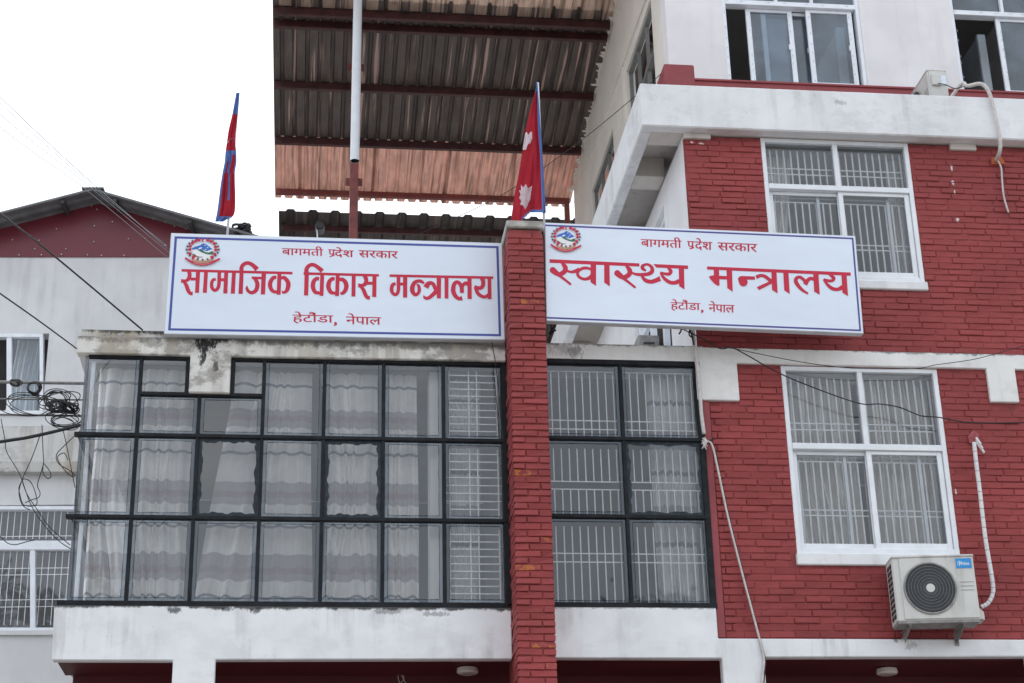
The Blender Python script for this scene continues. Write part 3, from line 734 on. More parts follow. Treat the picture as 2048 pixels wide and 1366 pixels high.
# ================================================================== SIGNBOARDS
SFN = [0]
class Sheet:
    """flat print on a sign: strokes and shapes given in picture points, laid on the sign's own plane"""
    def __init__(s, Y, off, scl): s.Y, s.off, s.scl, s.mb, s.n = Y, off, scl, MB(), 0
    def crop(s, off, scl): s.off, s.scl = off, scl; return s
    def P(s, x, y): 
        p = at(s.off[0]+x/s.scl, s.off[1]+y/s.scl, s.Y); p.y = s.Y - .0012 - s.n*.00006; return p
    def poly(s, pts): s.n += 1; s.mb.flat([s.P(*p) for p in pts]); return s
    def stroke(s, pts, sm=True):
        s.n += 1; q = catmull(pts, 7) if sm else pts; L, R = [], []
        for i, (x, y, w) in enumerate(q):
            a, b = q[max(i-1,0)], q[min(i+1,len(q)-1)]; dx, dy = b[0]-a[0], b[1]-a[1]; l = math.hypot(dx, dy) or 1
            L.append(s.P(x-dy/l*w/2, y+dx/l*w/2)); R.append(s.P(x+dy/l*w/2, y-dx/l*w/2))
        for i in range(len(q)-1): s.mb.face([L[i], L[i+1], R[i+1], R[i]])
        return s
    def disc(s, x, y, r, n=14): return s.poly([(x+r*math.cos(2*math.pi*k/n), y+r*math.sin(2*math.pi*k/n)) for k in range(n)])
    def text(s, body, tl, tr, bl, bold=1.6):
        """a word in the built-in lettering, stretched over the box with these corners"""
        cu = bpy.data.curves.new('t', 'FONT'); cu.body = body; cu.resolution_u = 4
        o = bpy.data.objects.new('t', cu); C.objects.link(o); bpy.context.view_layer.update()
        me = o.to_mesh(); vs = [v.co.copy() for v in me.vertices]; fs = [list(p.vertices) for p in me.polygons]; o.to_mesh_clear()
        bpy.data.objects.remove(o); bpy.data.curves.remove(cu)
        if not vs: return s
        x0 = min(v.x for v in vs); x1 = max(v.x for v in vs); y0 = min(v.y for v in vs); y1 = max(v.y for v in vs); s.n += 2
        for dx in (-1.5, 0, 1.5):                     # heavier strokes
            out = []; s.n += 1
            for v in vs:
                u = (v.x-x0)/(x1-x0); w = (y1-v.y)/(y1-y0)
                out.append(s.P(tl[0]+(tr[0]-tl[0])*u+(bl[0]-tl[0])*w + dx*s.scl/8.2*2.2, tl[1]+(tr[1]-tl[1])*u+(bl[1]-tl[1])*w))
            s.mb.add(out, fs)
        return s
    def build(s, name, mat, parent):
        o = s.mb.build(name, mat, parent, recalc=False); s.mb = MB(); return o

def emblem(Y, tf, parent):
    """mountains and river inside a wreath of red flowers over a ribbon; tf maps emblem points to picture points"""
    class E(Sheet):
        def P(s, x, y):
            a, b = tf(x, y); p = at(a, b, s.Y); p.y = s.Y-.001-s.n*.0001; return p
    base = E(Y, (0,0), 1); base.n = 0
    base.poly([(590,640),(1000,330),(1380,560),(1390,780),(1300,960),(960,1080),(640,960)]); eo = base.build('emblem', pmat('emblem_white_%d' % SFN[0], (.78,.80,.80), .4, .03, 5, 0), parent)
    def piece(name, mat, fn, n0):
        e = E(Y, (0,0), 1); e.n = n0; fn(e); e.build(name, mat, eo)
    blue = pmat('emblem_blue_%d' % SFN[0], (.03,.14,.50), .4, .1, 60, 0); green = pmat('emblem_green_%d' % SFN[0], (.03,.15,.10), .4, .1, 60, 0)
    def f_blue(e): e.poly([(565,520),(700,455),(880,400),(1000,330),(1090,345),(1190,420),(1370,555),(1230,600),(1130,640),(1030,600),(900,620),(760,560),(570,570)])
    def f_snow(e):
        e.poly([(800,560),(850,500),(930,480),(970,510),(900,545)]); e.poly([(1050,395),(1090,385),(1100,420),(1060,430)]); e.poly([(1140,490),(1210,470),(1190,505),(1150,515)]); e.poly([(990,560),(1060,630),(1180,660),(1330,610),(1370,640),(1200,690),(1080,670),(1000,600)]); e.poly([(1080,560),(1120,545),(1130,585),(1090,590)])
    def f_green(e):
        e.poly([(790,590),(900,570),(990,590),(1070,660),(1200,690),(1320,640),(1400,640),(1400,760),(1250,770),(1100,740),(960,690)])
        e.poly([(590,720),(680,760),(760,820),(860,850),(980,850),(980,875),(840,880),(740,850),(590,770)])
    def f_leaf(e):
        for k in range(19):
            t = R_(-62 + k*304/18 + 180 + 28); cxx, cyy = 985, 560
            x = cxx - 590*math.sin(R_(22+k*(316-0)/18)); y = cyy - 380*math.cos(R_(22+k*316/18))
            dx, dy = x-cxx, (y-cyy)*1.3; l = math.hypot(dx, dy)
            for a in (-.5, .1, .6):
                ux, uy = (dx*math.cos(a)-dy*math.sin(a))/l, (dx*math.sin(a)+dy*math.cos(a))/l
                e.poly([(x-uy*22, y+ux*22), (x+ux*105, y+uy*105), (x+uy*22, y-ux*22)])
    FL = [(840,210),(700,255),(580,335),(495,450),(480,580),(490,740),(640,850),(1185,220),(1310,265),(1440,350),(1490,480),(1500,600),(1450,765),(1350,880)]
    def f_flow(e):
        for k, (x, y) in enumerate(FL): e.poly([(x+(62+18*((j % 2)))*1.05*math.cos(j*math.pi/6), y+(44+14*(j % 2))*1.05*math.sin(j*math.pi/6)) for j in range(12)])
        e.stroke([(560,900,60),(620,930,60)]); e.poly([(760,900),(830,890),(835,970),(770,965)])
        e.poly([(1310,830),(1390,830),(1400,990),(1330,960)])
    def f_rib(e):
        e.stroke([(300,915,70),(480,1030,80),(700,1130,80),(960,1175,80),(1230,1140,80),(1440,1050,78),(1660,945,70)])
        e.poly([(560,930),(560,905),(640,960),(560,1000)])
    def f_hand(e): e.stroke([(570,990,70),(760,1050,90),(960,1075,100),(1170,1045,90),(1390,1000,70)])
    def f_txt(e): e.stroke([(640,1105,14),(800,1150,16),(960,1165,16),(1150,1150,16),(1300,1110,14)])
    def f_flag(e): e.poly([(945,170),(1060,215),(985,225),(1050,285),(945,285)])
    red = M['vinylred']
    piece('mountain', blue, f_blue, 3); piece('snow', eo.data.materials[0], f_snow, 5); piece('hill', green, f_green, 12)
    piece('leaf', pmat('emblem_leaf_%d' % SFN[0], (.02,.05,.045), .4, .1, 60, 0), f_leaf, 16); piece('flower', red, f_flow, 90)
    piece('hands', pmat('emblem_skin_%d' % SFN[0], (.46,.25,.16), .4, .25, 90, 0), f_hand, 112); piece('ribbon', red, f_rib, 116)
    piece('motto_line', pmat('emblem_pale_%d' % SFN[0], (.72,.36,.38), .4, .35, 160, 0), f_txt, 122); piece('flag_print', red, f_flag, 124); SFN[0] += 1

def signboard(name_label, corners, Y, border, bmat, th):
    """corners: TL, TR, BR, BL in picture points on the board's plane"""
    P = [at(x, y, Y) for x, y in corners]; ctr = sum(P, Vector())/4
    t = thing('signboard', name_label, 'sign', (ctr.x, Y, min(p.z for p in P)))
    MB().prism([p+Vector((0,.002,0)) for p in P], (0,th,0)).build('board', M['signside'], t, .004)
    ax = (P[1]-P[0]).normalized(); az = (P[0]-P[3]).normalized()
    ins = [P[0]+ax*.006-az*.006, P[1]-ax*.006-az*.006, P[2]-ax*.006+az*.006, P[3]+ax*.006+az*.006]
    mb = MB(); n = 24
    f = MB().face(ins).build('face', M['vinyl'], t, recalc=False)
    b = MB(); 
    a0, a1 = border['in'], border['in']+border['w']
    def lin(d0, d1, side):
        L0 = [P[0]+ax*(d0 if border['left'] else 0)-az*d0, P[1]-ax*d0-az*d0, P[2]-ax*d0+az*d0, P[3]+ax*(d0 if border['left'] else 0)+az*d0]
        L1 = [P[0]+ax*(d1 if border['left'] else 0)-az*d1, P[1]-ax*d1-az*d1, P[2]-ax*d1+az*d1, P[3]+ax*(d1 if border['left'] else 0)+az*d1]
        i, j = side; o = Vector((0,-.001,0))
        b.face([L0[i]+o, L0[j]+o, L1[j]+o, L1[i]+o])
    for sd_ in ((0,1),(1,2),(2,3)) + (((3,0),) if border['left'] else ()): lin(a0, a1, sd_)
    b.build('border', bmat, t, recalc=False)
    return t, P

# ---- left board
YL = 13.84
sl, PL = signboard('left signboard with boxed blue border all round and bold condensed red title', [(342,465.5),(1004.5,485.7),(1010,680),(327.5,668)], YL, dict(zip(('in','w','left'), (.034,.021,True))), M['vinylblue'], .07)
S = Sheet(YL, (350,515), 8.192)
S.poly([(108,190),(1925,235),(1925,278),(108,232)])
S.stroke([(228,215,62),(240,290,66),(226,345,66),(180,382,50),(100,386,64)]).stroke([(140,385,40),(182,450,62),(212,530,66),(245,585,56),(290,590,62)])
S.poly([(262,330),(348,330),(345,378),(258,378)]).poly([(345,225),(412,228),(393,580),(328,580)]).poly([(478,228),(540,230),(522,580),(455,580)])
S.stroke([(727,225,58),(724,340,60),(720,440,60),(698,510,56),(650,540,52),(607,495,58),(601,425,56),(622,372,52),(668,356,44)])
S.poly([(745,340),(812,340),(808,390),(742,390)]).poly([(808,230),(872,232),(858,590),(790,590)]).poly([(935,235),(998,238),(980,593),(913,593)])
S.poly([(1060,215),(1125,215),(1110,597),(1040,597)]).stroke([(1091,222,70),(1090,170,66),(1115,122,62),(1175,92,60),(1235,102,62),(1292,142,68),(1346,197,80)])
S.poly([(1257,312),(1428,318),(1425,358),(1257,352)]).stroke([(1292,335,40),(1336,390,64),(1350,460,70),(1325,540,66),(1262,577,56),(1205,556,52),(1178,505,46),(1185,462,6)]).poly([(1420,250),(1492,252),(1475,605),(1405,605)])
S.stroke([(1662,330,50),(1615,330,60),(1572,385,68),(1557,450,70),(1577,520,64),(1620,560,54),(1682,564,50)]).poly([(1680,250),(1745,252),(1730,610),(1665,610)])
S.stroke([(1740,340,46),(1790,332,60),(1843,390,70),(1857,450,74),(1838,530,66),(1800,570,46),(1766,570,36),(1756,540,6)])
S.build('title_word', M['vinylred'], sl); S.crop((590,515), 10.779)
S.poly([(185,318),(1810,360),(1810,412),(185,372)]).poly([(206,320),(300,322),(283,820),(195,820)])
S.stroke([(252,335,95),(246,270,92),(275,203,84),(340,160,78),(410,162,78),(480,203,82),(540,250,90),(588,297,100)])
S.stroke([(520,462,76),(462,458,78),(407,512,90),(386,600,96),(402,690,90),(445,752,80),(535,768,64)]).poly([(545,372),(628,376),(613,828),(530,828)])
S.stroke([(855,466,76),(800,462,78),(742,520,90),(720,610,98),(737,690,92),(782,754,80),(870,772,62)]).poly([(880,382),(962,386),(948,832),(865,832)])
S.stroke([(950,478,70),(1022,475,82),(1083,530,92),(1106,610,98),(1088,700,90),(1040,762,74),(1000,778,50),(982,740,8)])
S.poly([(1225,392),(1308,394),(1302,842),(1218,842)])
S.stroke([(1500,385,90),(1535,480,88),(1522,555,88),(1462,603,72),(1362,604,86)]).stroke([(1402,615,46),(1470,690,78),(1518,800,84),(1558,862,74),(1615,868,84)])
S.poly([(1560,525),(1672,525),(1672,588),(1556,588)]).poly([(1670,400),(1757,404),(1752,852),(1665,852)])
S.build('title_word', M['vinylred'], sl); S.crop((770,530), 8.904)
S.poly([(82,168),(1928,205),(1928,248),(82,212)])
S.stroke([(240,205,64),(240,340,64),(240,440,62),(217,508,60),(170,528,56),(126,480,62),(117,420,66),(138,352,62),(190,332,48)]).poly([(262,315),(328,315),(328,365),(262,365)]).poly([(322,212),(395,214),(395,580),(322,580)])
S.stroke([(695,330,34),(650,296,56),(590,286,56),(522,320,70),(487,400,82),(490,470,78),(520,517,66),(556,530,56),(600,490,56),(610,430,60),(597,372,52),(563,342,16)])
S.stroke([(728,402,100),(765,340,82),(820,320,62),(862,347,64),(895,415,70),(935,445,74)]).stroke([(940,440,90),(862,520,72),(790,580,62),(740,594,54),(700,575,44),(690,537,8)]).poly([(920,228),(998,232),(995,595),(925,595)])
S.poly([(1060,232),(1130,234),(1128,597),(1062,597)])
S.stroke([(1374,590,76),(1320,600,62),(1260,562,70),(1222,490,80),(1214,430,80),(1230,350,72),(1270,306,60),(1320,322,62),(1352,370,66),(1368,430,70),(1370,497,72)]).stroke([(1372,400,50),(1402,345,58),(1440,326,64),(1480,345,70)]).poly([(1468,238),(1540,240),(1545,605),(1470,605)])
S.stroke([(1725,225,80),(1748,300,72),(1742,370,70),(1700,410,64),(1640,407,62),(1592,385,56)]).stroke([(1612,405,60),(1650,500,64),(1710,552,60),(1780,570,56),(1840,535,60)]).poly([(1825,236),(1890,240),(1897,608),(1828,608)])
S.build('title_word', M['vinylred'], sl)
S = Sheet(YL, (555,485), 8.192)
S.text('बागमती', (75,47), (748,68), (75,203)); S.build('heading_word', M['vinylred'], sl); S.text('प', (835,112), (945,115), (835,222)).poly([(848,232),(868,242),(940,205),(925,190)])
S.text('देश', (935,76), (1248,86), (935,241)); S.build('heading_word', M['vinylred'], sl); S.text('सरकार', (1333,128), (1970,147), (1333,245))
S.build('heading_word', M['vinylred'], sl)
S = Sheet(YL, (575,615), 10.24)
S.text('हेटौंडा', (105,82), (935,100), (105,325))
S.stroke([(960,312,40),(990,330,50),(985,355,30),(940,375,10)]).build('place_word', M['vinylred'], sl); S.text('नेपाल', (1200,118), (1915,134), (1200,342)).build('place_word', M['vinylred'], sl)
emblem(YL-.001, lambda x, y: (355+x/19.51, 470+y/19.51), sl)
# ---- right board
YR = 13.60
sr, PR = signboard('right signboard with open left edge and slanting calligraphic red title', [(1089.5,444.5),(1711,471.4),(1727.5,667.3),(1092.5,641.7)], YR, dict(zip(('in','w','left'), (.022,.016,False))), M['vinylviolet'], .07)
S = Sheet(YR, (1090,500), 6.8267)
S.poly([(62,125),(1288,183),(1288,227),(62,175)])
for (ox, oy) in ((0,0),(880,42)):
    S.stroke([(225+ox,172+oy,30),(268+ox,222+oy,62),(279+ox,265+oy,68),(255+ox,305+oy,66),(205+ox,330+oy,62),(160+ox,322+oy,44)])
    S.disc(107+ox,275+oy,43).stroke([(115+ox,285+oy,80),(160+ox,320+oy,70),(200+ox,352+oy,42),(280+ox,413+oy,34),(345+ox,465+oy,32)]).disc(345+ox,466+oy,16)
S.stroke([(295,285,30),(360,300,36),(420,288,50),(470,258,44)])
S.stroke([(630,268,30),(585,250,38),(520,250,42),(460,285,40),(445,335,40),(480,378,40),(540,398,40),(600,385,50),(640,355,60)]).poly([(622,183),(697,186),(697,492),(622,440)])
S.poly([(808,196),(880,198),(885,498),(808,445)])
S.stroke([(1378,285,26),(1335,255,46),(1330,222,46),(1370,200,36),(1410,200,34),(1455,235,44),(1462,290,56),(1420,325,52),(1340,336,46),(1250,333,38),(1185,312,26)])
S.stroke([(1315,345,30),(1365,410,50),(1440,434,56),(1510,418,60),(1572,390,66)]).poly([(1568,350),(1572,430),(1530,440)])
S.poly([(1480,193),(1952,213),(1952,260),(1520,240)]).stroke([(1670,235,24),(1715,285,50),(1700,325,48),(1650,328,40),(1572,308,30)])
S.stroke([(1578,318,26),(1630,390,44),(1700,440,50),(1770,448,52),(1835,425,62)]).poly([(1825,240),(1897,243),(1904,538),(1832,495)])
S.build('title_word', M['vinylred'], sr); S.crop((1400,510), 6.606)
S.poly([(93,152),(1990,232),(1990,275),(93,192)]).poly([(182,190),(250,193),(258,400),(235,410),(190,380),(140,325),(120,295),(130,276),(182,270)])
S.poly([(245,275),(365,280),(365,325),(245,320)]).poly([(350,198),(422,200),(432,485),(360,438)])
S.disc(573,360,57).poly([(545,278),(725,285),(725,328),(605,325),(625,360),(520,380),(500,320),(515,290)])
S.stroke([(742,295,52),(800,273,42),(860,285,44),(915,328,46),(960,350,50)]).poly([(750,425),(948,335),(955,375),(780,465)]).poly([(942,226),(1010,229),(1025,508),(952,463)])
S.poly([(1100,233),(1168,236),(1185,515),(1112,468)])
S.stroke([(1428,512,24),(1360,470,36),(1300,410,48),(1266,350,52),(1275,306,44),(1320,294,40),(1362,322,40),(1402,365,44)]).stroke([(1388,390,62),(1418,340,52),(1460,310,44),(1510,325,44)]).poly([(1495,248),(1565,250),(1580,525),(1508,483)])
S.stroke([(1700,250,24),(1763,303,48),(1745,340,40),(1690,340,38),(1630,322,28)]).stroke([(1634,330,24),(1690,400,40),(1750,445,46),(1820,454,46),(1885,425,62)]).poly([(1868,262),(1935,265),(1955,543),(1882,500)])
S.build('title_word', M['vinylred'], sr)
S = Sheet(YR, (1275,470), 8.192)
S.text('बागमती', (55,16), (720,43), (58,190)); S.build('heading_word', M['vinylred'], sr); S.text('प', (815,100), (930,104), (818,222)).poly([(850,222),(868,236),(930,205),(915,186)])
S.text('देश', (940,50), (1220,62), (942,246)); S.build('heading_word', M['vinylred'], sr); S.text('सरकार', (1315,122), (1955,150), (1318,252))
S.build('heading_word', M['vinylred'], sr)
S = Sheet(YR, (1330,592), 13.653)
S.text('हेटौंडा', (155,86), (955,116), (158,402))
S.stroke([(985,395,50),(1022,412,60),(1018,445,34),(975,472,10)]).build('place_word', M['vinylred'], sr); S.text('नेपाल', (1195,136), (1890,160), (1198,436)).build('place_word', M['vinylred'], sr)
emblem(YR-.001, lambda x, y: (1090+(195+(x-265)*1350/1425)/21.01, 445+(190+(y-165)*1055/1050+ (x-265)*.012)/21.01), sr)

# ================================================================== CURTAINS
cz = [7.142, 6.521, 5.854]
cur_bands = []
for q in (7.142, 6.521, 5.866, 5.248): cur_bands.append((q-.014, q+.010, (.25,.27,.31), 1))
for (a, b) in ((6.75,6.915), (6.06,6.26), (5.39,5.62)): cur_bands += [(a, b, (.50,.475,.485), .96), (a+.06, a+.115, (.42,.33,.355), .7)]
M['curtain'] = clothmat('striped_curtain', (.90,.885,.86), cur_bands, .04, sheer=.38)
M['curtainplain'] = clothmat('pale_curtain', (.88,.85,.79), None, .05, sheer=.5)
M['curtaingrey'] = clothmat('grey_banded_curtain', (.76,.76,.77), [(a-.02, a+.02, (.25,.26,.30), 1) for a in (7.06,6.40,5.75)] + [(6.62,6.80,(.38,.37,.40),.9),(5.95,6.10,(.38,.37,.40),.9)], .05, sheer=.35)
def curtain(label, xt, xb, z0, z1, Y, folds, mat, group, amp=.078, seed=0, mid=None):
    r = random.Random(seed); nx, nz = folds*12, 30; mb = MB(); vs = []
    sets = []                                    # the folds drift and merge on the way down
    for _ in range(3):
        wd = [r.uniform(.4, 1.7) for _ in range(folds)]; tot = sum(wd); sets.append([sum(wd[:k])/tot for k in range(folds+1)])
    am3 = [[r.uniform(.35, 1.3) for _ in range(folds)] for _ in range(3)]; lean = [r.uniform(-1, 1) for _ in range(folds)]; shp = [r.uniform(.6, 1.5) for _ in range(folds)]
    for j in range(nz+1):
        t = j/nz; e = t**1.25
        x0 = xt[0]+(xb[0]-xt[0])*e; x1 = xt[1]+(xb[1]-xt[1])*e
        if mid: x0 += mid[0]*math.sin(math.pi*t); x1 += mid[1]*math.sin(math.pi*t)
        p_ = .45 if t < .30 else (.45+1.3*(t-.30)/.08 if t < .38 else (1.75 if t < .62 else max(.9, 1.75-3*(t-.62))))
        a_, f_ = (0, min(1, t*2)) if t < .5 else (1, min(1, (t-.5)*2)); f_ = f_*f_*(3-2*f_)
        edges = [p+(q_-p)*f_ for p, q_ in zip(sets[a_], sets[a_+1])]; am = [p+(q_-p)*f_ for p, q_ in zip(am3[a_], am3[a_+1])]
        for i in range(nx+1):
            s = i/nx; k = min(int(i/12), folds-1); u = (i-12*k)/12; ss = edges[k]+(edges[k+1]-edges[k])*u
            bmp = math.sin(math.pi*u)**(2*p_*shp[k])
            y = Y + amp*.6 - amp*am[k]*(.55+.5*t)*bmp*1.25 + .006*math.sin(31*ss+9*t)
            sh = lean[k]*.06*max(0, t-.6)/.4*math.sin(math.pi*s) + .004*math.sin(7*t+k*2)
            vs.append((x0+(x1-x0)*ss+sh, y, z1+(z0-z1)*t + .004*lean[k]))
    fs = [(j*(nx+1)+i, j*(nx+1)+i+1, (j+1)*(nx+1)+i+1, (j+1)*(nx+1)+i) for j in range(nz) for i in range(nx)]
    o = mb.add(vs, fs).build('curtain', mat, None, smooth=True, recalc=False)
    return tag(o, label, 'curtain', group)
GB = 'striped curtains behind the black framed glazing'
curtain('striped curtain at the stained left corner of the glazed bay', (-1.86,-1.03), (-1.86,-1.04), 5.16, 7.26, 14.175, 8, M['curtain'], GB, seed=1)
curtain('striped curtain leaning left below the white beam end', (-.70,-.03), (-.965,.02), 5.16, 7.26, 14.18, 5, M['curtain'], GB, seed=2, mid=(-.02,.0))
curtain('striped curtain centred behind the second wavy putty pane', (.05,.545), (.09,.57), 5.16, 7.26, 14.175, 4, M['curtain'], GB, seed=3, mid=(.05,0))
curtain('striped curtain next to the white inner column', (.60,.895), (.60,.915), 5.16, 7.26, 14.175, 3, M['curtain'], GB, seed=4)
curtain('narrow curtain behind the ladder grille beside the brick pier', (1.19,1.47), (1.20,1.42), 5.16, 7.26, 14.28, 6, M['curtaingrey'], GB, amp=.05, seed=5)
curtain('bunched curtain in the right glazing behind vertical bars', (2.96,3.36), (2.98,3.34), 5.16, 7.29, 14.22, 6, M['curtaingrey'], GB, amp=.06, seed=6)
GW = 'curtains behind the large white windows'
curtain('pale curtain on the left of the lower white window', (4.17,4.88), (4.17,4.86), 5.63, 7.33, 14.26, 8, M['curtainplain'], GW, amp=.09, seed=7)
curtain('pale curtain on the right of the lower white window', (4.93,5.59), (4.92,5.59), 5.63, 7.33, 14.26, 8, M['curtainplain'], GW, amp=.09, seed=8)
curtain('narrow pale curtain at the left of the upper white window', (4.17,4.52), (4.17,4.34), 8.23, 9.66, 14.30, 5, M['curtainplain'], GW, amp=.03, seed=9)
curtain('narrow pale curtain at the right of the upper white window', (5.46,5.60), (5.42,5.60), 8.23, 9.66, 14.30, 3, M['curtainplain'], GW, amp=.03, seed=10)

# ================================================================== OFFICE PARTITIONS in the fourth floor windows
for (px, py, w, lab) in ((1680, 56, .095, 'grey partition board standing inside the left fourth floor window'), (1962, 70, .10, 'grey partition board standing inside the right fourth floor window')):
    p = at(px, py, 15.35)
    t = thing('partition_board', lab, 'partition', (p.x, 15.4, 10.2))
    MB().box(p.x-.03, p.x+.02, 15.40, 17.4, 10.2, p.z).build('panel', M['partition'], t)
    MB().box(p.x-.045, p.x+.045, 15.35, 15.40, 10.2, p.z+.01).build('edge_post', M['partedge'], t, .004)

# ================================================================== TERRACE CANOPY (upper)
def roofz(Y): return 16.06 - .155*Y
def corrugated(x0, x1, y0, y1, zf, pitch, depth, off=0.0, rib=.42):
    """trapezoid ribbed sheet running along y"""
    prof = []; x = math.floor(x0/pitch)*pitch
    while x < x1+pitch:
        for (f, h) in ((0,0),(1-rib,0),(1-rib*.82,1),(1-rib*.28,1),(1-rib*.1,0)): prof.append((x+f*pitch, h*depth))
        x += pitch
    def hgt(x):
        for (a, b) in zip(prof[:-1], prof[1:]):
            if a[0] <= x <= b[0]: return a[1]+(b[1]-a[1])*((x-a[0])/(b[0]-a[0]) if b[0] > a[0] else 0)
        return 0
    e0, e1 = (x0, hgt(x0)), (x1, hgt(x1))
    prof = [e0] + [q for q in prof if x0 < q[0] < x1] + [e1]; mb = MB(); n = len(prof); vs = []
    ys = [y0+(y1-y0)*k/4 for k in range(5)]
    for y in ys: vs += [(x, y, zf(y)+h+off) for x, h in prof]
    fs = [(j*n+i, j*n+i+1, (j+1)*n+i+1, (j+1)*n+i) for j in range(len(ys)-1) for i in range(n-1)]
    mb.add(vs, fs); return mb
can = thing('terrace_canopy', 'large corrugated canopy on red purlins beside the white upper wall', 'canopy', (1.5, 18, 7.5))
seams = [-.61, -.30, .70, 1.70, 2.70, 3.495]
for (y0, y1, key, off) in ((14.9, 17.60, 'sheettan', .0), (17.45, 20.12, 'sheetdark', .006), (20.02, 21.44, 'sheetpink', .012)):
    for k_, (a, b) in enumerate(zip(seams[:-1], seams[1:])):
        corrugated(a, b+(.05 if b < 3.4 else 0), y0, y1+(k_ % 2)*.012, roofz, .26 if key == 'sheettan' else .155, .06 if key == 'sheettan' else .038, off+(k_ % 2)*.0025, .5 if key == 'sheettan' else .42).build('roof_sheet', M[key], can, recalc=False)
for Y in (15.3, 16.5, 17.64, 17.86, 18.98, 20.09, 21.22):
    z_ = roofz(Y)-.005; hh = .10 if Y < 21 else .075
    MB().add(*(lambda q: q)(([(-.60,Y-.03,z_-hh),(3.47,Y-.03,z_-hh),(3.47,Y+.03,z_-hh),(-.60,Y+.03,z_-hh),(-.60,Y-.03,z_),(3.47,Y-.03,z_),(3.47,Y+.03,z_),(-.60,Y+.03,z_)], [(3,2,1,0),(4,5,6,7),(0,1,5,4),(1,2,6,5),(2,3,7,6),(3,0,4,7)]))).build('purlin', M['purlin'] if Y < 21 else M['postred'], can, .004)  # far purlin painted in the brighter post red so it looks lit
jg = MB(); yy = 15.0                        # rough mortar where the sheets meet the wall
while yy < 21.3:
    st_ = rnd.uniform(.03,.07); w_ = rnd.choice((.012,.03,.05,.08))*rnd.uniform(.6,1.2)
    jg.prism([(3.499,yy,roofz(yy)-.012), (3.499-w_,yy+rnd.uniform(0,.02),roofz(yy)-.014), (3.499-w_*rnd.uniform(.3,.9),yy+st_*.8,roofz(yy+st_)-.014), (3.499,yy+st_,roofz(yy+st_)-.012)], (0,0,.012)); yy += st_
tag(jg.build('mortar_edge', M['sidewall'], can, recalc=False), None, kind='stuff')
pt = at(707.5, 400, 18.05)
MB().box(pt.x-.05, pt.x+.05, 18.0, 18.1, 7.5, roofz(18.05)-.02).build('post', M['postred'], can, .004)
for q in (at(700,355,18.0).z, at(705,125,18.0).z): MB().box(pt.x-.10, pt.x+.10, 18.105, 18.12, q-.05, q+.05).build('cleat', M['postred'], can, .003)
for xx, yy in ((3.43, 21.22),): MB().box(xx-.035, xx+.035, yy-.035, yy+.035, 12.35, roofz(yy)-.11).build('post', M['postred'], can, .004)
# lower canopy beyond
can2 = thing('terrace_canopy', 'lower dark corrugated canopy seen just above the left signboard', 'canopy', (1.5, 24, 7.5))
def roofz2(Y): return 12.64 - .155*(Y-21.62)
s2 = [-.56, .48, 1.48, 2.48, 3.48, 4.4]
for k_, (a, b) in enumerate(zip(s2[:-1], s2[1:])): corrugated(a, b+.05, 21.62, 28.0, roofz2, .31, .034, (k_ % 2)*.003, .5).build('roof_sheet', M['sheetblack'], can2, recalc=False)
for Y in (21.95, 23.4, 25.0):
    MB().box(-.52, 4.36, Y-.03, Y+.03, roofz2(Y)-.09, roofz2(Y)-.004).build('purlin', M['purlin'], can2, .004)
for xx in (-.2, 4.2): MB().box(xx-.04, xx+.04, 24.96, 25.04, 7.5, roofz2(25.0)-.09).build('post', M['postred'], can2, .004)

# ================================================================== RAIN PIPE in front of the canopy post
pp0, pp1 = at(709.5, 322, 16.8), at(716.5, -45, 16.8)
rp = thing('drain_pipe', 'long pale plastic pipe hanging upright before the canopy', 'pipe', tuple(pp0))
mb = MB().tube([pp0, pp0+(pp1-pp0)*.5, pp1], .0505, 20, caps=False); mb.build('tube', M['pvc'], rp, smooth=True)
mb = MB().tube([pp0+Vector((0,0,.002)), pp0+Vector((0,0,.4))], .045, 20, caps=False); mb.build('bore', M['acdark'], rp)
for f in (.33, .48, .75): 
    q = pp0+(pp1-pp0)*f; MB().tube([q-Vector((0,0,.012)), q+Vector((0,0,.012))], .0525, 20, caps=False).build('coupling', M['pvc'], rp, smooth=True)

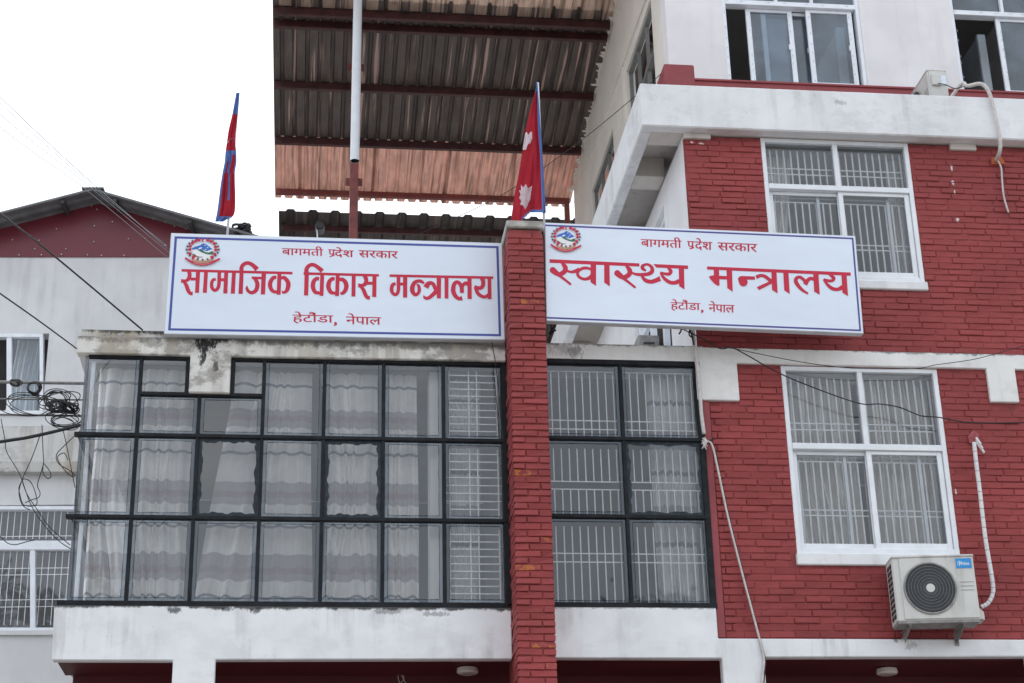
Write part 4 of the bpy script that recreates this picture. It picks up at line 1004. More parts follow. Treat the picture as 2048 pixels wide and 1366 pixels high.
# ================================================================== FLAGS
def flag(label, Y, left, right, top, bot, pole_a, pole_b, border_fn, marks, off, scl, sleeve, bulge=.05, seed=0):
    """left/right: outline points (x, y) in picture points, top to bottom"""
    cv = lambda x, y: (off[0]+x/scl, off[1]+y/scl)
    p0 = at(*cv(*pole_b), Y+.03)
    t = thing('flag', label, 'flag', tuple(p0))
    pa = at(*cv(*pole_a), Y+.03); MB().tube([p0, (p0+pa)/2, pa], .011, 10).build('pole', M['pole'], t, smooth=True)
    def edge(pts, y):
        if y <= pts[0][1]: return pts[0][0]
        for (a, b) in zip(pts[:-1], pts[1:]):
            if a[1] <= y <= b[1]: return a[0]+(b[0]-a[0])*(y-a[1])/(b[1]-a[1])
        return pts[-1][0]
    L, R = catmull(left, 5), catmull(right, 5)
    nx, ny = 36, 96; r = random.Random(seed); red, blue = MB(), MB(); grid = []
    for j in range(ny+1):
        y = top+(bot-top)*j/ny; row = []
        for i in range(nx+1):
            s = i/nx; x0, x1 = edge(L, y), edge(R, y); yy = y + (0 if bot-y > 60 else 0)
            px, py = cv(x0+(x1-x0)*s, yy)
            row.append(at(px, py, Y + (bulge*math.sin(s*9+j*.028+seed) + .45*bulge*math.sin(s*19-j*.05+2*seed) + .2*bulge*math.sin(s*33+j*.14))*(.25+.75*j/ny)*(1-.55*s) - .04*(1-s)*j/ny))
        grid.append(row)
    for j in range(ny):
        for i in range(nx):
            s, tt = (i+.5)/nx, (j+.5)/ny
            k = border_fn(s, tt)
            if k is None: continue
            (blue if k else red).face([grid[j][i], grid[j][i+1], grid[j+1][i+1], grid[j+1][i]])
    cl = red.build('cloth', M['flagred'], t, smooth=True, recalc=True); blue.build('border', M['flagblue'], cl, smooth=True)
    for nm, pts in marks:
        m_ = MB(); ctr = (sum(p[0] for p in pts)/len(pts), sum(p[1] for p in pts)/len(pts))
        def lay(p):
            y = p[1]; tj = min(max((y-top)/(bot-top), 0), .999)*ny; j = int(tj); x0, x1 = edge(L, y), edge(R, y); s = min(max((p[0]-x0)/(x1-x0), 0), .999)*nx; i = int(s)
            g = grid[j][i].lerp(grid[j][i+1], s-i).lerp(grid[j+1][i].lerp(grid[j+1][i+1], s-i), tj-j); d = (CAM-g).normalized(); return g + d*.012
        n = len(pts)
        for i in range(n):
            a, b = pts[i], pts[(i+1) % n]; q = [ctr]; 
            m_.face([lay(ctr), lay(((ctr[0]+a[0])/2, (ctr[1]+a[1])/2)), lay(((ctr[0]+b[0])/2, (ctr[1]+b[1])/2))])
            m_.face([lay(((ctr[0]+a[0])/2, (ctr[1]+a[1])/2)), lay(a), lay(b), lay(((ctr[0]+b[0])/2, (ctr[1]+b[1])/2))])
        m_.build(nm, M['flagwhite'], cl, recalc=True)
    if sleeve: MB().tube([at(*cv(x, y), Y+.01) for x, y, w in sleeve], [w for x, y, w in sleeve], 10).build('sleeve', M['flagblue'], cl, smooth=True)
    return t
flag('red and blue flag hanging slack on the pole atop the brick pier', 13.72,
     [(283,60),(265,150),(225,290),(180,500),(148,700),(110,930),(80,1080),(52,1290)], [(285,60),(285,200),(300,500),(318,700),(330,950),(342,1215),(330,1290)], 60, 1290,
     (288,70), (352,1420), lambda s, t: (None if t > 1.0-.062*min(1, max(0, (s-.30)/.28)) and s > .3 else (True if (s > .955 or t < .07 or (s > .34 and t > .982-.062*min(1, max(0, (s-.30)/.28)))) else False)),
     [('moon', [(157,660),(154,640),(164,570),(172,520),(190,500),(205,530),(222,503),(238,500),(240,560),(225,600),(200,615),(185,660)]),
      ('sun', [(122,1018),(142,1015),(140,965),(160,995),(185,960),(203,1000),(240,975),(228,1050),(222,1100),(205,1130),(200,1150),(178,1185),(160,1150),(135,1145),(142,1110),(125,1085),(138,1050)])],
     (1010,150), 4.41, [(280,62,.006),(288,250,.013),(304,550,.019),(322,850,.019),(336,1080,.018),(345,1212,.017)], .05, 1)
def lf(s, t):
    if t < .17: return True
    if t < .45: return s > .98-1.9*(t-.17)*.0 and s > .72+.9*(t-.17)
    if .45 <= t < .475: return True
    if t < .63: return (s < .22 or .35 < s < .55 or (t < .53 and s < .6) or s > .9)
    if t > .955: return True if s < .98 else None
    return s < .14 or (.50 < s < .64 and t < .83)
flag('small limp red flag with blue edge on the pole above the left signboard', 13.98,
     [(478,48),(440,260),(400,470),(345,700),(318,870),(280,1150),(268,1300),(230,1500),(190,1750),(160,2000),(130,2220),(88,2420),(58,2540)],
     [(540,60),(520,300),(490,600),(462,900),(480,1150),(482,1330),(455,1480),(455,1700),(462,1900),(455,2200),(400,2330),(330,2350),(120,2480)], 48, 2400,
     (520,60), (312,2700), lf, [('moon', [(310,985),(318,930),(395,878),(404,884),(345,940)])], (420,180), 9.1125, None, .05, 4)
# ================================================================== AIR CONDITIONERS
def ac_unit(label, O, ang, wX, h, d, brackets, sticker=True, roll=0):
    """O: front lower left corner; unit's front faces -Y before turning"""
    t = thing('air_conditioner', label, 'air conditioner', tuple(O))
    Mx = Matrix.Translation(O) @ Matrix.Rotation(ang, 4, 'Z') @ Matrix.Rotation(roll, 4, 'Y')
    def add(mb, name, mat, parent, **k):
        mb.v = [Mx @ v for v in mb.v]; return mb.build(name, mat, parent, **k)
    body = add(MB().box(0, wX, .012, d, .012, h-.006), 'casing', M['acbody'], t, bev=.012)
    add(MB().box(-.004, wX+.004, -.003, d+.002, h-.022, h), 'lid', M['acbody'], t, bev=.008)
    add(MB().box(.006, wX-.006, .015, d-.02, -.004, .022), 'base_tray', M['bracket'], t, bev=.003)
    fp = MB(); fp.box(.06, wX-.004, .0, .014, .03, h-.024)
    front = add(fp, 'front_panel', M['acbody'], t, bev=.004)
    cx, cz, rr = wX*.43, h*.50, h*.375
    def ring(mb, r, tube, y, seg=48): mb.tube([(cx+r*math.cos(2*math.pi*k/seg), y, cz+r*math.sin(2*math.pi*k/seg)) for k in range(seg+1)], tube, 6, caps=False)
    mb = MB(); mb.add([(cx+rr*math.cos(2*math.pi*k/40), -.003, cz+rr*math.sin(2*math.pi*k/40)) for k in range(40)], [list(range(40))])
    fan = add(mb, 'fan_opening', M['acdark'], t)
    mb = MB(); ring(mb, rr, .009, -.006); add(mb, 'guard_rim', M['bracket'], fan, smooth=True)
    mb = MB()
    for q in (.26,.38,.5,.62,.74,.86): ring(mb, rr*q, .0022, -.012)
    for k in range(72):
        a = 2*math.pi*k/72; mb.tube([(cx+rr*.17*math.cos(a), -.010, cz+rr*.17*math.sin(a)), (cx+rr*math.cos(a+.35), -.008, cz+rr*math.sin(a+.35))], .0012, 4, caps=False)
    gw = add(mb, 'guard_wires', M['acwire'], fan, smooth=True)
    mb = MB(); mb.add([(cx+rr*.17*math.cos(2*math.pi*k/24), -.016, cz+rr*.17*math.sin(2*math.pi*k/24)) for k in range(24)], [list(range(24))]); add(mb, 'hub_cap', M['acbody'], fan)
    for q in (.56, .62, .68)[:3]: add(MB().box(wX*.80, wX*.965, -.003, .004, h*(q-.10), h*(q-.10)+.004), 'groove', M['bracket'], front)
    for c_ in range(2):                                     # louvre openings in the side
        for r_ in range(10 if sticker else 10):
            z0 = h*.09+r_*h*.083; y0 = .045+c_*(d-.075)/2
            add(MB().box(-.004, .004, y0, y0+(d-.075)/2-.022, z0, z0+h*.06), 'side_opening', M['acdark'], t)
    if sticker:
        st = add(MB().box(wX*.775, wX*.965, -.004, -.001, h*.79, h*.935), 'sticker', M['acblue'], t)
        cu = bpy.data.curves.new('t', 'FONT'); cu.body = 'Midea'; cu.offset = .012; o = bpy.data.objects.new('t', cu); C.objects.link(o); bpy.context.view_layer.update()
        me = o.to_mesh(); vs = [v.co.copy() for v in me.vertices]; fs = [list(p.vertices) for p in me.polygons]; o.to_mesh_clear(); bpy.data.objects.remove(o)
        x0 = min(v.x for v in vs); x1 = max(v.x for v in vs); k = wX*.125/(x1-x0); lt = MB()
        lt.add([(wX*.815+(v.x-x0)*k, -.0055, h*.835+v.y*k*1.15) for v in vs], fs)
        arc = [(wX*.822+.019*math.cos(R_(a)), -.0052, h*.862+.021*math.sin(R_(a))) for a in range(50, 300, 20)]
        for a, b in zip(arc[:-1], arc[1:]):
            lt.face([a, b, (b[0]+(b[0]-wX*.822)*-.16, b[1], b[2]+(b[2]-h*.862)*-.16), (a[0]+(a[0]-wX*.822)*-.16, a[1], a[2]+(a[2]-h*.862)*-.16)])
        add(lt, 'sticker_lettering', M['vinyl'], st, recalc=False)
        add(MB().prism([(wX, .06, h*.06), (wX+.05, .07, h*.04), (wX+.05, .07, h*.16), (wX+.004, .06, h*.24)], (0, .16, 0)), 'valve_cover', M['acbody'], t, bev=.005)
    if brackets:
        for bx in (wX*.15, wX*.80):
            mb = MB()
            mb.prism([Vector((bx,.03,-.006)), Vector((bx,d+.10,-.006)), Vector((bx,d+.10,-.105)), Vector((bx,d+.06,-.105)), Vector((bx,.03,-.03))], (.004,0,0))
            mb.box(bx-.016, bx+.02, .03, d+.1, -.012, -.004); mb.box(bx-.016, bx+.02, d+.095, d+.105, -.125, -.006)
            add(mb, 'bracket', M['bracket'], t)
    return t, Mx
O1 = at(1797, 1246, 13.66)
ac1, MX1 = ac_unit('larger air conditioner outdoor unit bracketed below the lower window', O1, R_(-7), .690, .575, .255, True)
O2 = at(1858, 192, 14.05); 
ac2, MX2 = ac_unit('air conditioner outdoor unit on the parapet seen from its end', Vector((5.93, 14.80-.03, 10.10)), R_(-90), .66, .50, .20, False, False)
# service cover on the end that faces the street (local +X end after the turn)
MB().box(5.965, 6.06, 14.085, 14.108, 10.41, 10.53).build('valve_cover', M['acbody'], ac2, .006)
MB().box(6.065, 6.115, 14.103, 14.107, 10.42, 10.53).build('rating_plate', M['vinyl'], ac2)
p3 = at(1297, 690, 15.35)
t3 = thing('air_conditioner', 'grey air conditioner glimpsed in the gap under the right signboard', 'air conditioner', (p3.x, 15.35, 7.9))
pa, pb = at(1276, 669, 15.35), at(1320, 700, 15.35)
MB().box(pa.x, pb.x, 15.35, 15.62, pb.z-.25, pa.z).build('casing', M['bracket'], t3, .012)
MB().box(pa.x+.05, pa.x+.16, 15.342, 15.352, pa.z-.10, pa.z-.08).build('handle_recess', M['acdark'], t3)

# ================================================================== PIPES, HOSES AND CABLES
def cable(name, label, cat, pts, r, mat, group=None, n=6, seg=6):
    P = [Vector(q) for q in catmull([tuple(p) for p in pts], n)]
    return tag(MB().tube(P, r, seg).build(name, mat, None, smooth=True), label, cat, group)
q = lambda l, Y: [at(x, y, Y) for x, y in l]
# wrapped hose of the lower unit
hp = q([(1962,1214),(1976,1206),(1986,1184),(1983,1150),(1972,1085),(1965,1030),(1960,985),(1953,930),(1948,885)], 13.88)
hs = MB().tube([Vector(a) for a in catmull([tuple(p) for p in hp], 8)], .0185, 10)
ho = tag(hs.build('wrapped_hose', M['wrap'], None, smooth=True), 'white taped hose rising from the lower air conditioner into the brick wall', 'hose')
tm = MB(); P = [Vector(a) for a in catmull([tuple(p) for p in hp], 8)]
for i in range(3, len(P)-3, 3): tm.tube([P[i], P[i]+(P[i+1]-P[i]).normalized()*.006], .0192, 10, caps=False)
tag(tm.build('tape_edge', pmat('tape_shadow', (.30,.30,.31), .6, .1, 9, 0), ho), None, kind='stuff')
pk = at(1950, 878, 13.99); tp = MB()
for k in range(3): tp.tube([pk+Vector((.0,-.03,-.02*k)), pk+Vector((.02+.012*k,-.06,-.07-.04*k))], .012, 6)
tp.build('torn_tape', M['wrap'], ho)
tag(MB().prism([at(1936,872,13.978), at(1948,858,13.978), at(1958,868,13.978), at(1957,888,13.978), at(1940,886,13.978)], (0,.02,0)).build('putty_patch', pmat('pinkish_sealant', (.33,.08,.09), .8, .3, 30, .3), None), 'pinkish sealant patch where the taped hose enters the bricks', 'sealant')
# hose from the upper unit over the parapet
h2 = [Vector((6.12,14.06,10.25)), Vector((6.22,13.98,10.37)), at(1935,172,13.90), at(1962,168,13.83), at(1978,185,13.82), at(1990,230,13.82), at(2000,280,13.82), at(1999,305,13.86), at(1992,320,13.97)]
cable('insulated_hose', 'thick grey hose arching over the parapet from the upper air conditioner', 'hose', h2, .019, M['palecable'], seg=10)
cable('drain_hose', 'thin grey hose dangling on the bricks under the orange hole', 'hose', q([(1993,318),(2002,335),(2004,360),(2008,395),(2017,425)], 13.96), .009, M['palecable'])
tag(MB().prism([at(1982,314,13.975), at(2003,312,13.975), at(2012,328,13.975), at(1984,328,13.975)], (0,.02,0)).build('orange_hole', pmat('orange_mortar', (.42,.11,.04), .8, .25, 30, .3), None, .004), 'orange broken mortar round the hose hole near the right edge', 'mortar patch')
cable('power_lead', 'thin black lead looping off the upper air conditioner end', 'cable', [Vector((6.02,14.08,10.42)), Vector((6.06,14.0,10.36)), Vector((6.14,13.98,10.31)), Vector((6.25,13.96,10.33)), at(1935,176,13.90)], .005, M['cable'])
# riser left of the lower window
cable('riser_hose', 'pale taped riser hose passing from the terrace down past the bay corner', 'hose', q([(1384,640),(1386,668),(1390,700),(1396,745),(1400,790),(1403,830),(1408,868)], 13.925), [.0185]*20 + [.017]*17, M['palecable'], seg=10)
kn = MB(); kp = at(1408, 882, 13.93)
for k in range(7): 
    a = k*.9; kn.tube([kp+Vector((-.02*math.cos(a),-.01,.03*math.sin(a))), kp+Vector((.02*math.sin(a),-.02,-.02)), kp+Vector((.025*math.cos(a),0,-.05+.03*math.sin(a*2)))], .007, 6)
tag(kn.build('rag_knot', M['palecable'], None, smooth=True), 'rag knot tying the riser hose at the bay corner', 'knot')
MBp = MB().tube(q([(1405,886),(1428,878)], 13.95), .008, 6); tag(MBp.build('steel_peg', M['cable'], None), 'rusty steel peg sticking out beside the rag knot', 'peg')
cable('ground_cable', 'pale cable running diagonally down the bricks from the rag knot', 'cable', q([(1410,882),(1424,890),(1436,940),(1455,1030),(1480,1130),(1505,1225),(1522,1290),(1528,1320),(1526,1345),(1522,1400)], 13.935), .0095, M['palecable'])
cable('twin_cable', 'thin dark cable hugging the pale diagonal cable', 'cable', q([(1412,884),(1430,900),(1442,960),(1466,1065),(1494,1175),(1524,1292),(1531,1322),(1529,1350),(1525,1400)], 13.945), .005, M['cable'])
# slack black wires over the lower window
cable('slack_wire', 'black wire sagging from the right signboard across the lower window', 'wire', q([(1352,652),(1400,675),(1440,697),(1462,695),(1490,708),(1560,747),(1640,780),(1720,807),(1760,808),(1800,815),(1840,831),(1880,835),(1940,845),(2060,845)], 13.88), .0055, M['cable'])
cable('slack_wire', 'thin wire dipping along the white band above the lower window', 'wire', q([(1452,694),(1510,706),(1580,720),(1650,731),(1720,737),(1830,737),(1870,730),(1940,720),(1990,708),(2060,688)], 13.90), .0035, M['cable'])
cable('bent_wire', 'bent wire trailing over the pane beside the brick pier', 'wire', q([(983,682),(990,720),(998,790),(1003,850),(1008,880)], 13.90), .004, M['cable'])
cable('bay_wire', 'thin wire hanging down in front of the ladder grille', 'wire', q([(986,735),(990,770),(994,810),(998,835)], 13.95), .003, M['cable'])
gt = MB()
for (l) in ([(1352,645),(1362,660),(1358,668),(1366,655)], [(1376,645),(1380,660),(1384,672),(1388,690)], [(1383,650),(1378,668),(1386,676)], [(1100,640),(1108,652),(1098,668),(1112,660)], [(1104,640),(1102,660),(1110,650),(1096,680)]): gt.tube([Vector(a) for a in catmull([tuple(p) for p in q(l, 13.9)], 5)], .007, 6)
tag(gt.build('cable_ends', M['cable'], None, smooth=True), 'frayed black cable ends poking out under the right signboard', 'cable')
# wire crossing the canopy towards the parapet
cable('overhead_wire', 'thin wire crossing the canopy up to the parapet corner', 'wire', [at(820,476,18.5), at(1000,392,17.5), at(1150,290,16.5), at(1258,203,15.2), at(1322,148,14.5)], .004, M['cable'])
# long lines from the street on the left
GL = 'service wires running down to the building from the upper left'
for (lab, a, b, e, r) in (('upper thin service wire fading against the white sky', (-60,135), (180,362), (335,497), .005), ('pale double wire just under the highest service wire', (-60,150), (200,385), (335,492), .004), ('middle thin service wire crossing the neighbour roof ridge', (-60,178), (175,370), (338,505), .004), ('lower thin service wire crossing the neighbour roof ridge', (-60,208), (170,378), (335,515), .004)):
    A_, B_ = at(a[0],a[1],11.5), at((a[0]+b[0])/2, (a[1]+b[1])/2+3, 12.4)
    cable('service_wire', lab, 'wire', [A_+(A_-B_)*6, A_, at((a[0]+b[0])/2, (a[1]+b[1])/2+3, 12.4), at(b[0],b[1],13.2), at(e[0],e[1],13.95)], r*.6, M['skywire'], GL)
cable('service_wire', 'thicker black wire ending on the mouldy roof edge', 'wire', [at(-60,380,10.5)+(at(-60,380,10.5)-at(100,505,12.5))*4, at(-60,380,10.5), at(100,505,12.5), at(285,660,13.98)], .0075, M['cable'], GL)
cable('service_wire', 'black wire ending at the left end of the bay fascia', 'wire', [at(-60,545,11)+(at(-60,545,11)-at(70,636,12.6))*4, at(-60,545,11), at(70,636,12.6), at(153,697,13.95)], .006, M['cable'], GL)
# rods and tangles beside the bay
for (lab, a, b, r) in (('thick grey rod, topmost of three beside the glazed bay', (-60,763), (175,767), .0145), ('thin grey rod, middle of three beside the glazed bay', (-60,797), (175,800), .0075), ('thin grey rod, lowest of three beside the glazed bay', (-60,828), (175,832), .009)):
    P0, P1 = at(a[0],a[1],15.2), at(b[0],b[1],14.9); P0 = P0+(P0-P1)*3
    tag(MB().tube([P0, P0.lerp(P1,.5), P1], r, 10).build('steel_rod', M['rod'], None, smooth=True), lab, 'rod', 'grey rods beside the glazed bay')
cable('power_cable', 'thick black power cable sloping up to the glazed bay', 'cable', [at(-60,893,14.6)+(at(-60,893,14.6)-at(60,874,14.6))*7, at(-60,893,14.6), at(60,874,14.6), at(170,848,14.7)], .015, M['cable'], seg=10)
rr_ = random.Random(5)
def loops(mb, cx, cy, rx, ry, n, Y, r, jit=.25):
    for k in range(n):
        ph = rr_.uniform(0,6.28); a, b = rx*(1+rr_.uniform(-jit,jit)), ry*(1+rr_.uniform(-jit,jit)); ox, oy = rr_.uniform(-jit,jit)*rx*.5, rr_.uniform(-jit,jit)*ry*.5; yy = Y+rr_.uniform(-.06,.06)
        th = rr_.uniform(-.35,.35); pts = []
        for i in range(25):
            t = ph+i/24*6.28; x, y = a*math.cos(t), b*math.sin(t)
            pts.append(at(cx+ox+x*math.cos(th)-y*math.sin(th), cy+oy+x*math.sin(th)+y*math.cos(th), yy+.03*math.sin(t*2)))
        mb.tube(pts, r, 5, caps=False)
mb = MB(); loops(mb, 68, 776, 13, 11, 9, 14.85, .006, .16); loops(mb, 30, 766, 10, 5, 5, 14.85, .005, .45)
tag(mb.build('cable_coil', M['cable'], None, smooth=True), 'tight black cable coil hung on the topmost grey rod', 'cable coil')
mb = MB(); loops(mb, 113, 812, 19, 9, 8, 14.85, .005, .45); loops(mb, 135, 815, 17, 8, 7, 14.85, .005, .45); loops(mb, 115, 800, 34, 16, 7, 14.9, .0045, .4); loops(mb, 130, 842, 28, 12, 6, 14.9, .004, .45); loops(mb, 60, 810, 55, 22, 4, 14.95, .004, .3)
for k in range(12):
    a, b = (122+rr_.uniform(-5,5), 800), (150+rr_.uniform(-3,4), 826+rr_.uniform(-4,4)); mb.tube([Vector(p) for p in catmull([tuple(at(a[0],a[1],14.88)), tuple(at((a[0]+b[0])/2-rr_.uniform(-6,14), (a[1]+b[1])/2-rr_.uniform(-8,10), 14.8)), tuple(at(b[0],b[1],14.88))], 5)], .0045, 5, caps=False)
tag(mb.build('cable_tangle', M['cable'], None, smooth=True), 'wild black cable tangle tied to the lower grey rods', 'cable tangle')
GS = 'loose wires dangling from the rods beside the bay'
for lab, l in (('dangling wire that bends over the neighbour window grille', [(2,838),(10,880),(14,905),(40,950),(62,1010),(90,1052),(118,1082),(142,1098)]),
               ('dangling wire falling from the tangle to a narrow hoop', [(84,850),(86,900),(87,925),(82,945),(75,970),(80,985),(77,995),(62,1000),(50,1006)]),
               ('dangling wire slanting down left from the thick cable', [(82,865),(64,915),(46,955),(38,985),(45,1010),(60,1020)]),
               ('dangling wire with three flat loops by the bay edge', [(162,860),(130,890),(113,910),(118,928),(138,940),(150,950),(142,952),(125,935),(115,915),(128,906),(136,920)]),
               ('dangling wire dropping close along the bay edge', [(126,860),(132,885),(140,925),(146,955),(150,975)]),
               ('dangling wire hooped below the neighbour ledge', [(87,925),(86,945),(95,957),(102,952),(98,940),(88,927)]),
               ('dangling wire curling under the window transom', [(0,1072),(15,1086),(32,1089),(55,1083),(70,1080)]),
               ('dangling wire looped like a long leaf above the grille', [(45,960),(38,975),(40,990),(48,1010),(72,1010),(72,990),(62,965),(50,958),(45,963),(55,990),(75,1020),(100,1055),(140,1090)])):
    cable('loose_wire', lab, 'wire', q(l, 14.95), .0042, M['cable'], GS)

# ================================================================== CEILING LAMPS
for (px, py, lab) in ((935, 1334, 'round cream ceiling lamp under the left arcade'), (1772, 1326, 'round cream ceiling lamp under the right arcade')):
    p = atZ(px, py, 4.655); p.y = max(p.y, 14.36); p = Vector((at(px, py, p.y).x, p.y, 4.655))
    t = thing('ceiling_lamp', lab, 'lamp', (p.x, p.y, 4.65))
    mb = MB(); mb.tube([(p.x, p.y, 4.69), (p.x, p.y, 4.655), (p.x, p.y, 4.645)], [.088,.092,.08], 24); mb.build('housing', M['lamp'], t)
    mb = MB(); mb.tube([(p.x, p.y, 4.644), (p.x, p.y, 4.638)], [.068,.06], 20); mb.build('diffuser', pmat('lamp_diffuser', (.42,.38,.33), .4, .2, 15, 0), t)
cable('ceiling_wire', 'thin wire with hanging loop on the dark red arcade wall', 'wire', q([(455,1345),(520,1342),(640,1340),(770,1340),(800,1344),(808,1356),(800,1366),(796,1352),(800,1346),(812,1368)], 14.69), .0035, M['palecable'])

# ================================================================== NEIGHBOUR HOUSE
NP = Vector((-2.8, 22.0, 10)); na = R_(-4.3); NN = Vector((math.sin(na), -math.cos(na), 0)); NT = Vector((math.cos(na), math.sin(na), 0))
nb = lambda x, y, d=0: atP(x, y, NP - NN*0 + NN*d, NN)
H = thing('neighbour_house', 'white neighbour house with maroon gable and grey corrugated roof', 'building', (NP.x, NP.y+2, 0))
def nquad(name, pts, mat, th, parent=H, d=0, bev=0): return MB().prism([nb(x, y, d) for x, y in pts], -NN*th).build(name, mat, parent, bev)
# window openings in wall coordinates (s along NT from NP, z)
def sz(x, y): p = nb(x, y); return (p-NP).dot(NT), p.z
uw0, uw1 = sz(-110, 668), sz(84, 828); lw0, lw1 = sz(-150, 1012), sz(172, 1262)
def nwall():
    a0, a1, z0, z1 = sz(-300,700)[0], sz(560,700)[0], 0, sz(170,513)[1]
    holes = [(uw0[0], uw1[0], uw1[1], uw0[1]), (lw0[0], lw1[0], lw1[1], lw0[1])]
    o = wall_grid('wall', M['neigh'], 'y', a0, a1, z0, z1, 0, .22, holes, None)
    me = o.data
    for v in me.vertices: v.co = Vector((NP.x, NP.y, 0)) + NT*v.co.x - NN*v.co.y + Vector((0,0,v.co.z))
    o.parent = H; o.matrix_parent_inverse = Matrix.Translation(-BASE[H.name])
nwall()
rt = (185, 376)
gpoly = [(-300, 513), (560, 513), (560, 508), (190, 402), (-300, 552 if 0 else 512.5)]
nquad('gable_panel', [(-310,513.5),(600,513.5),(600,520-6.6),(188,398),(-310,534-21)], M['maroon'], .1, d=.02)
# cladding screws
sm = MB()
for (x, y) in ((78,481),(113,458),(70,498),(132,498),(183,412),(194,419),(225,444),(189,452),(188,484),(257,478),(290,477),(331,491),(175,510),(203,511),(248,511),(306,438),(349,453),(330,490),(25,480),(38,510),(83,510),(123,509),(135,420),(80,428),(330,444),(372,458)):
    p = nb(x, y, .03); sm.tube([p, p+NN*.010], .009, 6)
tag(sm.build('cladding_screws', M['steel'], H), None, kind='stuff')
# roof: two ribbed slopes that overhang the gable
ov = .44
rz = nb(185, 380, ov)-NN*ov; eaveL, eaveR = nb(-330, 512, ov)-NN*ov, nb(560, 487, ov)-NN*ov
def slope(e, name):
    mb = MB(); n = 22
    d = e-rz; up = Vector((0,0,1)); back = -NN*6
    rows = []
    for k in range(n*4+1):          # ribs follow the slope, one after another from the verge backwards
        rows.append(NN*ov - NN*(k*.055) + up*(.022 if (k//2) % 2 else 0))
    vs = []
    for o in rows: vs += [rz+o, e+o]
    vs2 = [v+Vector((0,0,.03)) for v in vs]; m_ = len(rows)
    mb.add(vs, [(2*i, 2*i+1, 2*i+3, 2*i+2) for i in range(m_-1)]); mb.add(vs2, [(2*i, 2*i+1, 2*i+3, 2*i+2) for i in range(m_-1)])
    mb.face([vs[0], vs[1], vs2[1], vs2[0]])
    return mb.build('roof_slope', M['roofgrey'], H, recalc=False)
slope(eaveL, 'l'); slope(eaveR, 'r')
rc = MB().beam(rz+NN*(ov+.01)+Vector((0,0,.03)), rz-NN*5+Vector((0,0,.03)), .30, .02); rc.build('ridge_cap', M['roofgrey'], H)
for f in (.12, .52, .92):
    for e in (eaveL, eaveR):
        p = rz.lerp(e, f)-Vector((0,0,.035)); MB().beam(p+NN*(ov-.03), p-NN*1.0, .05, .06).build('purlin', pmat('dark_timber', (.05,.045,.045), .7), H)
# ledges
led = plaster('stained_ledge', (.60,.60,.59), .7, blot=.3, top=(sz(60,852)[1]+.06, .2, .9))
nquad('ledge', [(-300,853),(560,851),(560,930),(-300,930)], led, .30, d=.10)
led2 = plaster('mouldy_ledge', (.50,.50,.48), .9, blot=.7, top=(sz(60,922)[1]+.05, .3, .9))
nquad('moulding', [(-300,924),(560,922),(560,943),(-300,943)], led2, .34, d=.16)
# windows
def nwin(x0, x1, yt, yb, splits, trans, label, open_left=False):
    mb = MB(); fr = lambda a, b, c, d_, dd, th: mb.prism([nb(a,c,dd), nb(b,c,dd), nb(b,d_,dd), nb(a,d_,dd)], -NN*th)
    w = 7
    fr(x0, x1, yt, yt+w, .03, .10); fr(x0, x1, yb-w-2, yb, .03, .10); fr(x0, x0+w, yt+w, yb-w-2, .028, .10); fr(x1-w, x1, yt+w, yb-w-2, .028, .10)
    if trans: fr(x0+w, x1-w, trans-9, trans+9, .035, .09)
    for s_ in splits: fr(s_-5, s_+5, (trans+9) if trans else yt+w, yb-w-2, .02, .08)
    o = mb.build('window', M['upvc'], H, .003); o['label'] = label; return o
uwn = nwin(-110, 86, 667, 830, [18], None, 'upper sliding window of the neighbour house')
MB().face([nb(20,674,-.03), nb(80,674,-.03), nb(80,822,-.03), nb(20,822,-.03)]).build('pane', M['glassblue'], uwn, recalc=False)
lwn = nwin(-150, 172, 1012, 1264, [65, 172], 1090, 'lower barred window of the neighbour house')
MB().face([nb(-140,1018,-.03), nb(168,1018,-.03), nb(168,1256,-.03), nb(-140,1256,-.03)]).build('pane', M['glassdust'], lwn, recalc=False)
for k in range(22):
    x = -130+k*13.2
    for (a, b) in ((1022,1078), (1100,1250)):
        p0, p1 = nb(x, a, -.09), nb(x-.04*(b-a)*.2, b, -.09); link('grille_bar', unit_bar, None, lwn, (p0+p1)/2, (.008,.008,abs(p0.z-p1.z)))
for y in (1073, 1137, 1150, 1200, 1214):
    p0, p1 = nb(-140, y, -.09), nb(168, y, -.09); link('grille_bar', unit_bar, None, lwn, (p0+p1)/2, ((p1-p0).length, .008, .008), (0,0,na))
nquad('sill', [(-155,1262),(180,1260),(180,1269),(-155,1270)], M['neigh'], .15, d=.05)
# dark rooms behind the neighbour's windows
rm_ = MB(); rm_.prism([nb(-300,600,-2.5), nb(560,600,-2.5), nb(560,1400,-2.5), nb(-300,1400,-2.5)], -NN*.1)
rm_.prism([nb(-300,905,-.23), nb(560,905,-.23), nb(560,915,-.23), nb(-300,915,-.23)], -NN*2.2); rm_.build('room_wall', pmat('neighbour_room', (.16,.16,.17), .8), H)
p0, p1 = nb(36,672,-.4), nb(64,672,-.4)
curtain('thin white curtain inside the neighbour upper window', (p0.x, p1.x+.12), (p0.x-.08, p1.x+.14), nb(50,825,-.4).z, nb(50,665,-.4).z, p0.y, 5, M['curtainplain'], None, amp=.03, seed=12)
# coil on the roof, behind the left flag
mb = MB(); pc = nb(487, 462, .3)
for k in range(16):
    f = .45+.55*(k % 6)/5; mb.tube([pc + NT*(.12*f*math.cos(i/20*6.283)+.02*math.sin(k)) + Vector((0,0,.075*f*math.sin(i/20*6.283)+.004*k-.03)) + NN*(.12*math.sin(i/20*6.283+k)) for i in range(21)], .014, 5, caps=False)
tag(mb.build('cable_coil', M['cable'], None, smooth=True), 'dark cable coil lying on the neighbour roof behind the left flag', 'cable coil')
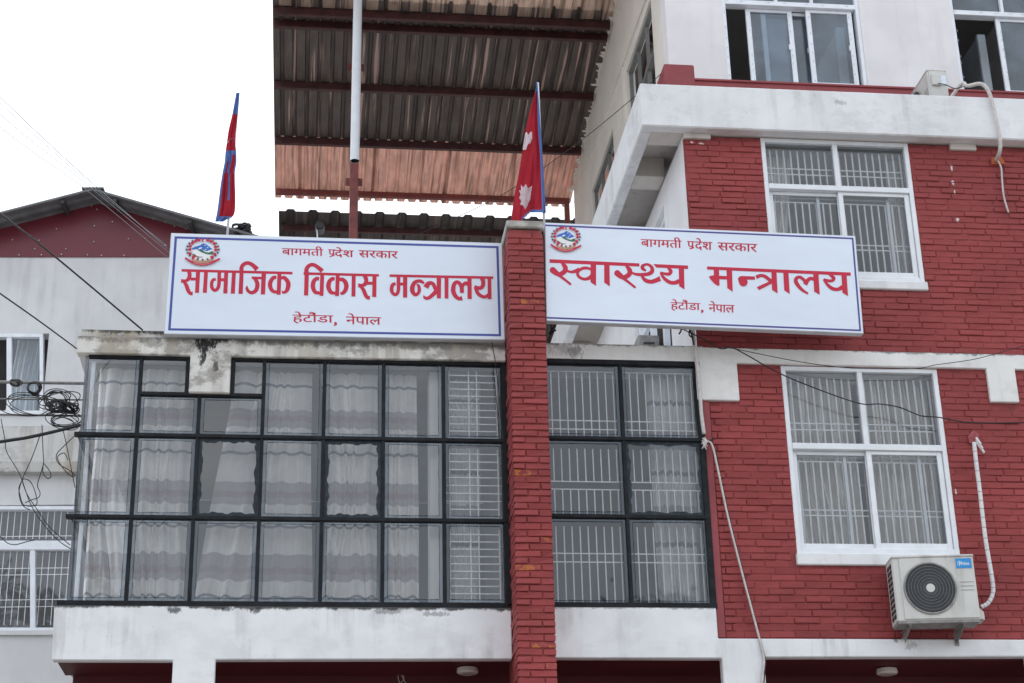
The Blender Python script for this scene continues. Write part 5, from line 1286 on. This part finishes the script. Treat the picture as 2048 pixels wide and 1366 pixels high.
# dark pipe fitting above the left board
t = thing('pipe_lamp', 'round black fitting on a thin white stem above the left signboard', 'lamp', tuple(at(636, 480, 14.6)))
pc = at(640, 455, 14.6)
MB().tube([pc+Vector((0,-.06,.0)), pc+Vector((0,.14,.04))], [.045,.045], 18, caps=False).build('housing', M['cable'], t, smooth=True)
MB().tube([pc+Vector((0,-.055,.0)), pc+Vector((0,-.03,.0))], .036, 18).build('lens', M['cable'], t)
MB().tube([at(634,455,14.6), at(635,485,14.6), at(636,540,14.6)], .007, 6).build('stem', M['pole'], t)

# ================================================================== TREES ACROSS THE STREET, mirrored in the lower panes
leafm = pmat('green_leaf', (.050,.085,.028), .5, .35, 3, 0); barkm = pmat('bark', (.12,.09,.07), .9, .3, 12, .4, 30)
def tree(label, x, y, h, rad, seed):
    r = random.Random(seed); t = thing('street_tree', label, 'tree', (x, y, 0), 'trees across the street mirrored in the window panes')
    tr = MB(); base = Vector((x,y,0)); top = Vector((x+.4,y+.3,h*.62)); tr.tube([base, base.lerp(top,.5)+Vector((.15,0,0)), top], [.26,.2,.13], 9)
    tips = []
    for k in range(9):
        a = k*2.4; st_ = base.lerp(top, .45+.06*k); en = st_+Vector((math.cos(a)*rad*.75, math.sin(a)*rad*.75, h*.12+r.uniform(0,h*.18)))
        tr.tube([st_, st_.lerp(en,.5)+Vector((0,0,.4)), en], [.09,.06,.03], 6); tips.append(en)
    tr.build('trunk', barkm, t, smooth=True)
    cr = MB(); cen = [p+Vector((r.uniform(-.6,.6), r.uniform(-.6,.6), r.uniform(-.3,.9))) for p in tips for _ in range(4)] + [Vector((x+r.uniform(-rad,rad)*.6, y+r.uniform(-rad,rad)*.6, h*r.uniform(.62,.97))) for _ in range(18)]
    for c_ in cen:
        cs = r.uniform(.5,.95)
        for _ in range(90):
            p = c_+Vector((r.gauss(0,1), r.gauss(0,1), r.gauss(0,.7)))*cs*.55; d = Vector((r.uniform(-1,1), r.uniform(-1,1), r.uniform(-.9,.3))).normalized(); w = d.cross(Vector((r.uniform(-1,1),r.uniform(-1,1),1))).normalized(); l = r.uniform(.14,.26)*(1.9 if h > 14 else 1)
            cr.face([p, p+d*l*.5+w*l*.22, p+d*l, p+d*l*.5-w*l*.22])
    cr.build('crown', leafm, t, recalc=False)
tree('broad leafy tree mirrored in the neighbour window panes', -12.6, -10.5, 17.5, 4.6, 3)
tree('leafy tree whose tip is mirrored in the lowest right glazing panes', 7.9, -9.5, 11.6, 2.3, 5)
